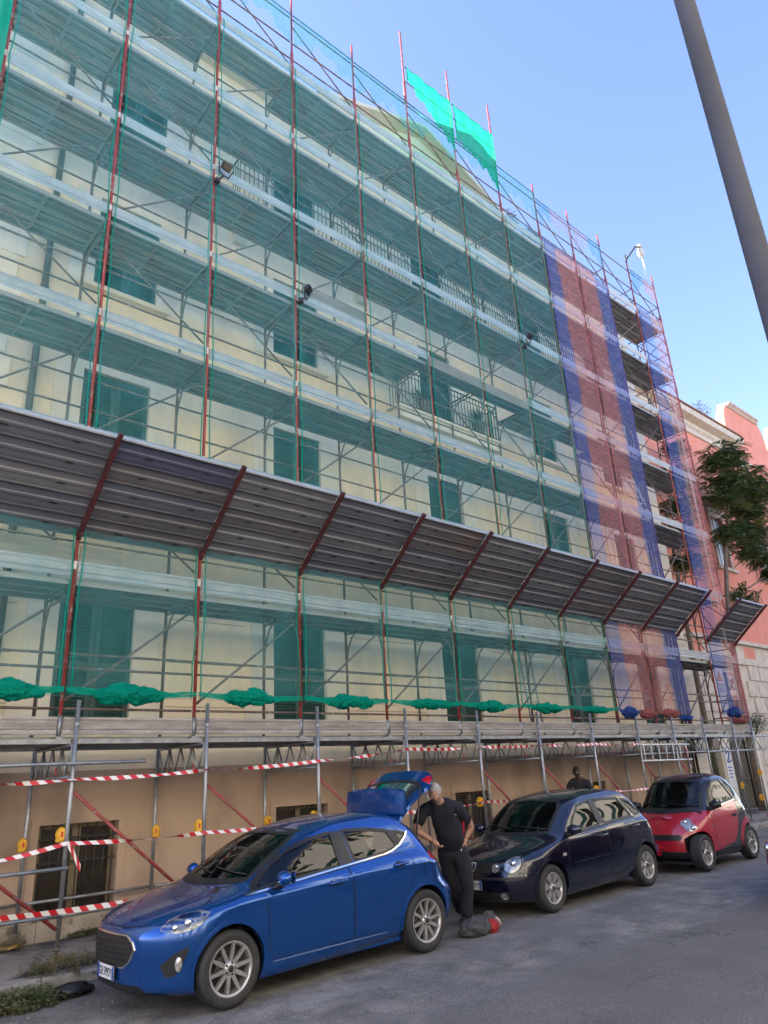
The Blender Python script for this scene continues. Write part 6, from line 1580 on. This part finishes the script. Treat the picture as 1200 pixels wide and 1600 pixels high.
b.poly([(4.395,-2.40,.98),(4.40,-2.475,1.08),(4.385,-2.515,1.2),(4.375,-2.535,1.28)], [.012,.016,.013,.006], 8)
b.poly([(4.26,-2.545,1.425),(4.31,-2.575,1.40),(4.335,-2.585,1.36)], [.006,.008,.005], 6); b.build('shirt_panels', mat('crimson_cloth', (.38,.012,.04), None, .85), man)
b = MB(); b.poly([(4.20,-2.525,1.315),(4.235,-2.53,1.325),(4.27,-2.535,1.318),(4.30,-2.54,1.33)], [.005,.009,.008,.004], 6); b.build('chest_logo', mat('orange_thread', (.50,.22,.08), (.40,.35,.30), .7, scale=50), man)
b = MB(); b.lathe([(.150,.0),(.153,.004),(.153,.034),(.150,.038)], (4.355,-2.305,.955), 'z', 24); b.v = [(x, (y+2.305)*.9-2.305, z) for x, y, z in b.v]; b.build('belt', mt('black_plastic'), man)
b = MB(); b.poly([(4.37,-2.452,.93),(4.355,-2.462,.88),(4.375,-2.467,.86)], .004, 5).poly([(4.385,-2.456,.93),(4.392,-2.466,.88)], .004, 5); b.build('key_clip', mt('chrome'), man)

F2 = Vector((-.85,-.5,0)).normalized(); z2 = G(11.5)+.13
J2 = dict(pelvis=(11.62,.62,z2+.90), chest=(11.62,.60,z2+1.20), neck0=(11.58,.58,z2+1.37), neck=(11.53,.56,z2+1.43), head=(11.47,.53,z2+1.50), Lsh=(11.68,.43,z2+1.32), Lel=(11.78,.40,z2+1.04), Lwr=(11.66,.30,z2+.84), Rsh=(11.48,.75,z2+1.32), Rel=(11.44,.83,z2+1.04), Rwr=(11.34,.72,z2+.86),
   Lhip=(11.66,.54,z2+.85), Lkn=(11.60,.50,z2+.46), Lan=(11.66,.52,z2+.08), Rhip=(11.58,.70,z2+.85), Rkn=(11.66,.68,z2+.46), Ran=(11.78,.70,z2+.08))
DK = mat('charcoal_shirt', (.020,.020,.024), (.028,.027,.032), .9, 0, scale=20, bump=.25, bscale=14)
p2, _ = person('dark-skinned man in a charcoal shirt walking on the sidewalk behind the navy car', (11.62,.6,z2), J2, dict(skin=SKIN_D, shirt=DK, trousers=mat('dark_trousers', (.02,.02,.022), (.03,.03,.03), .9, scale=12), shoe=mt('black_plastic')), dict(front=tuple(F2), belly=.0, ground=z2, long=True))
hf2 = lambda d: (1.02+.03*mnoise.noise(d*14)) if (d.z > .34 and d.y < .80) or (d.y < .0 and d.z > -.3) else 0.2
head(p2, (11.44,.52,z2+1.54), math.atan2(F2.y, F2.x)-PI/2+.5, R(-8), 0, SKIN_D, mat('black_hair', (.012,.011,.011), (.02,.018,.018), .9, scale=80), None, hf2, 1.0)
hand(p2, J2['Lwr'], (-.4,-.2,-.9), (0,1,0), SKIN_D, .5); hand(p2, J2['Rwr'], (-.4,-.2,-.9), (0,-1,0), SKIN_D, .5)

# work bag lying on the road behind the blue car
t = thing('work_bag', 'slumped grey and red work bag lying on the road beside the man', 'bag', (4.28, -2.72, G(4.3)))
z0 = G(4.3); GC = mat('grey_bag_cloth', (.075,.073,.080), (.05,.05,.056), .9, 0, scale=14, bump=.4, bscale=16); RC = mat('red_bag_cloth', (.40,.03,.035), (.26,.015,.02), .85, 0, scale=14, bump=.3, bscale=18)
b = MB(); b.sphere((4.20,-2.74,z0+.08), .17, 26, (1.25,.85,.62), lambda d: 1+.30*mnoise.noise(d*1.9)+.40*(.3-abs(mnoise.noise(d*3.1)))+.2*(.3-abs(mnoise.noise(d*7)))); b.v = [(x, y, max(z, z0+.002)) for x, y, z in b.v]; b.build('bag_body', GC, t)
b = MB(); b.sphere((4.42,-2.80,z0+.065), .12, 22, (.85,.70,.62), lambda d: 1+.35*mnoise.noise(d*3.2)+.18*mnoise.noise(d*8)); b.v = [(x, y, max(z, z0+.002)) for x, y, z in b.v]; b.build('red_lining', RC, t)
b = MB(); b.sphere((4.50,-2.70,z0+.10), .115, 20, (.85,.6,1.0), lambda d: 1+.25*mnoise.noise(d*3+Vector((4,0,0)))+.1*mnoise.noise(d*8)); b.v = [(x, y, max(z, z0+.002)) for x, y, z in b.v]; b.build('flap', GC, t)
b = MB(); b.poly([(4.53,-2.79,z0+.15),(4.57,-2.80,z0+.11),(4.60,-2.80,z0+.05)], [.012,.016,.012], 6); b.build('reflective_band', mat('pale_band', (.6,.45,.42)), t)
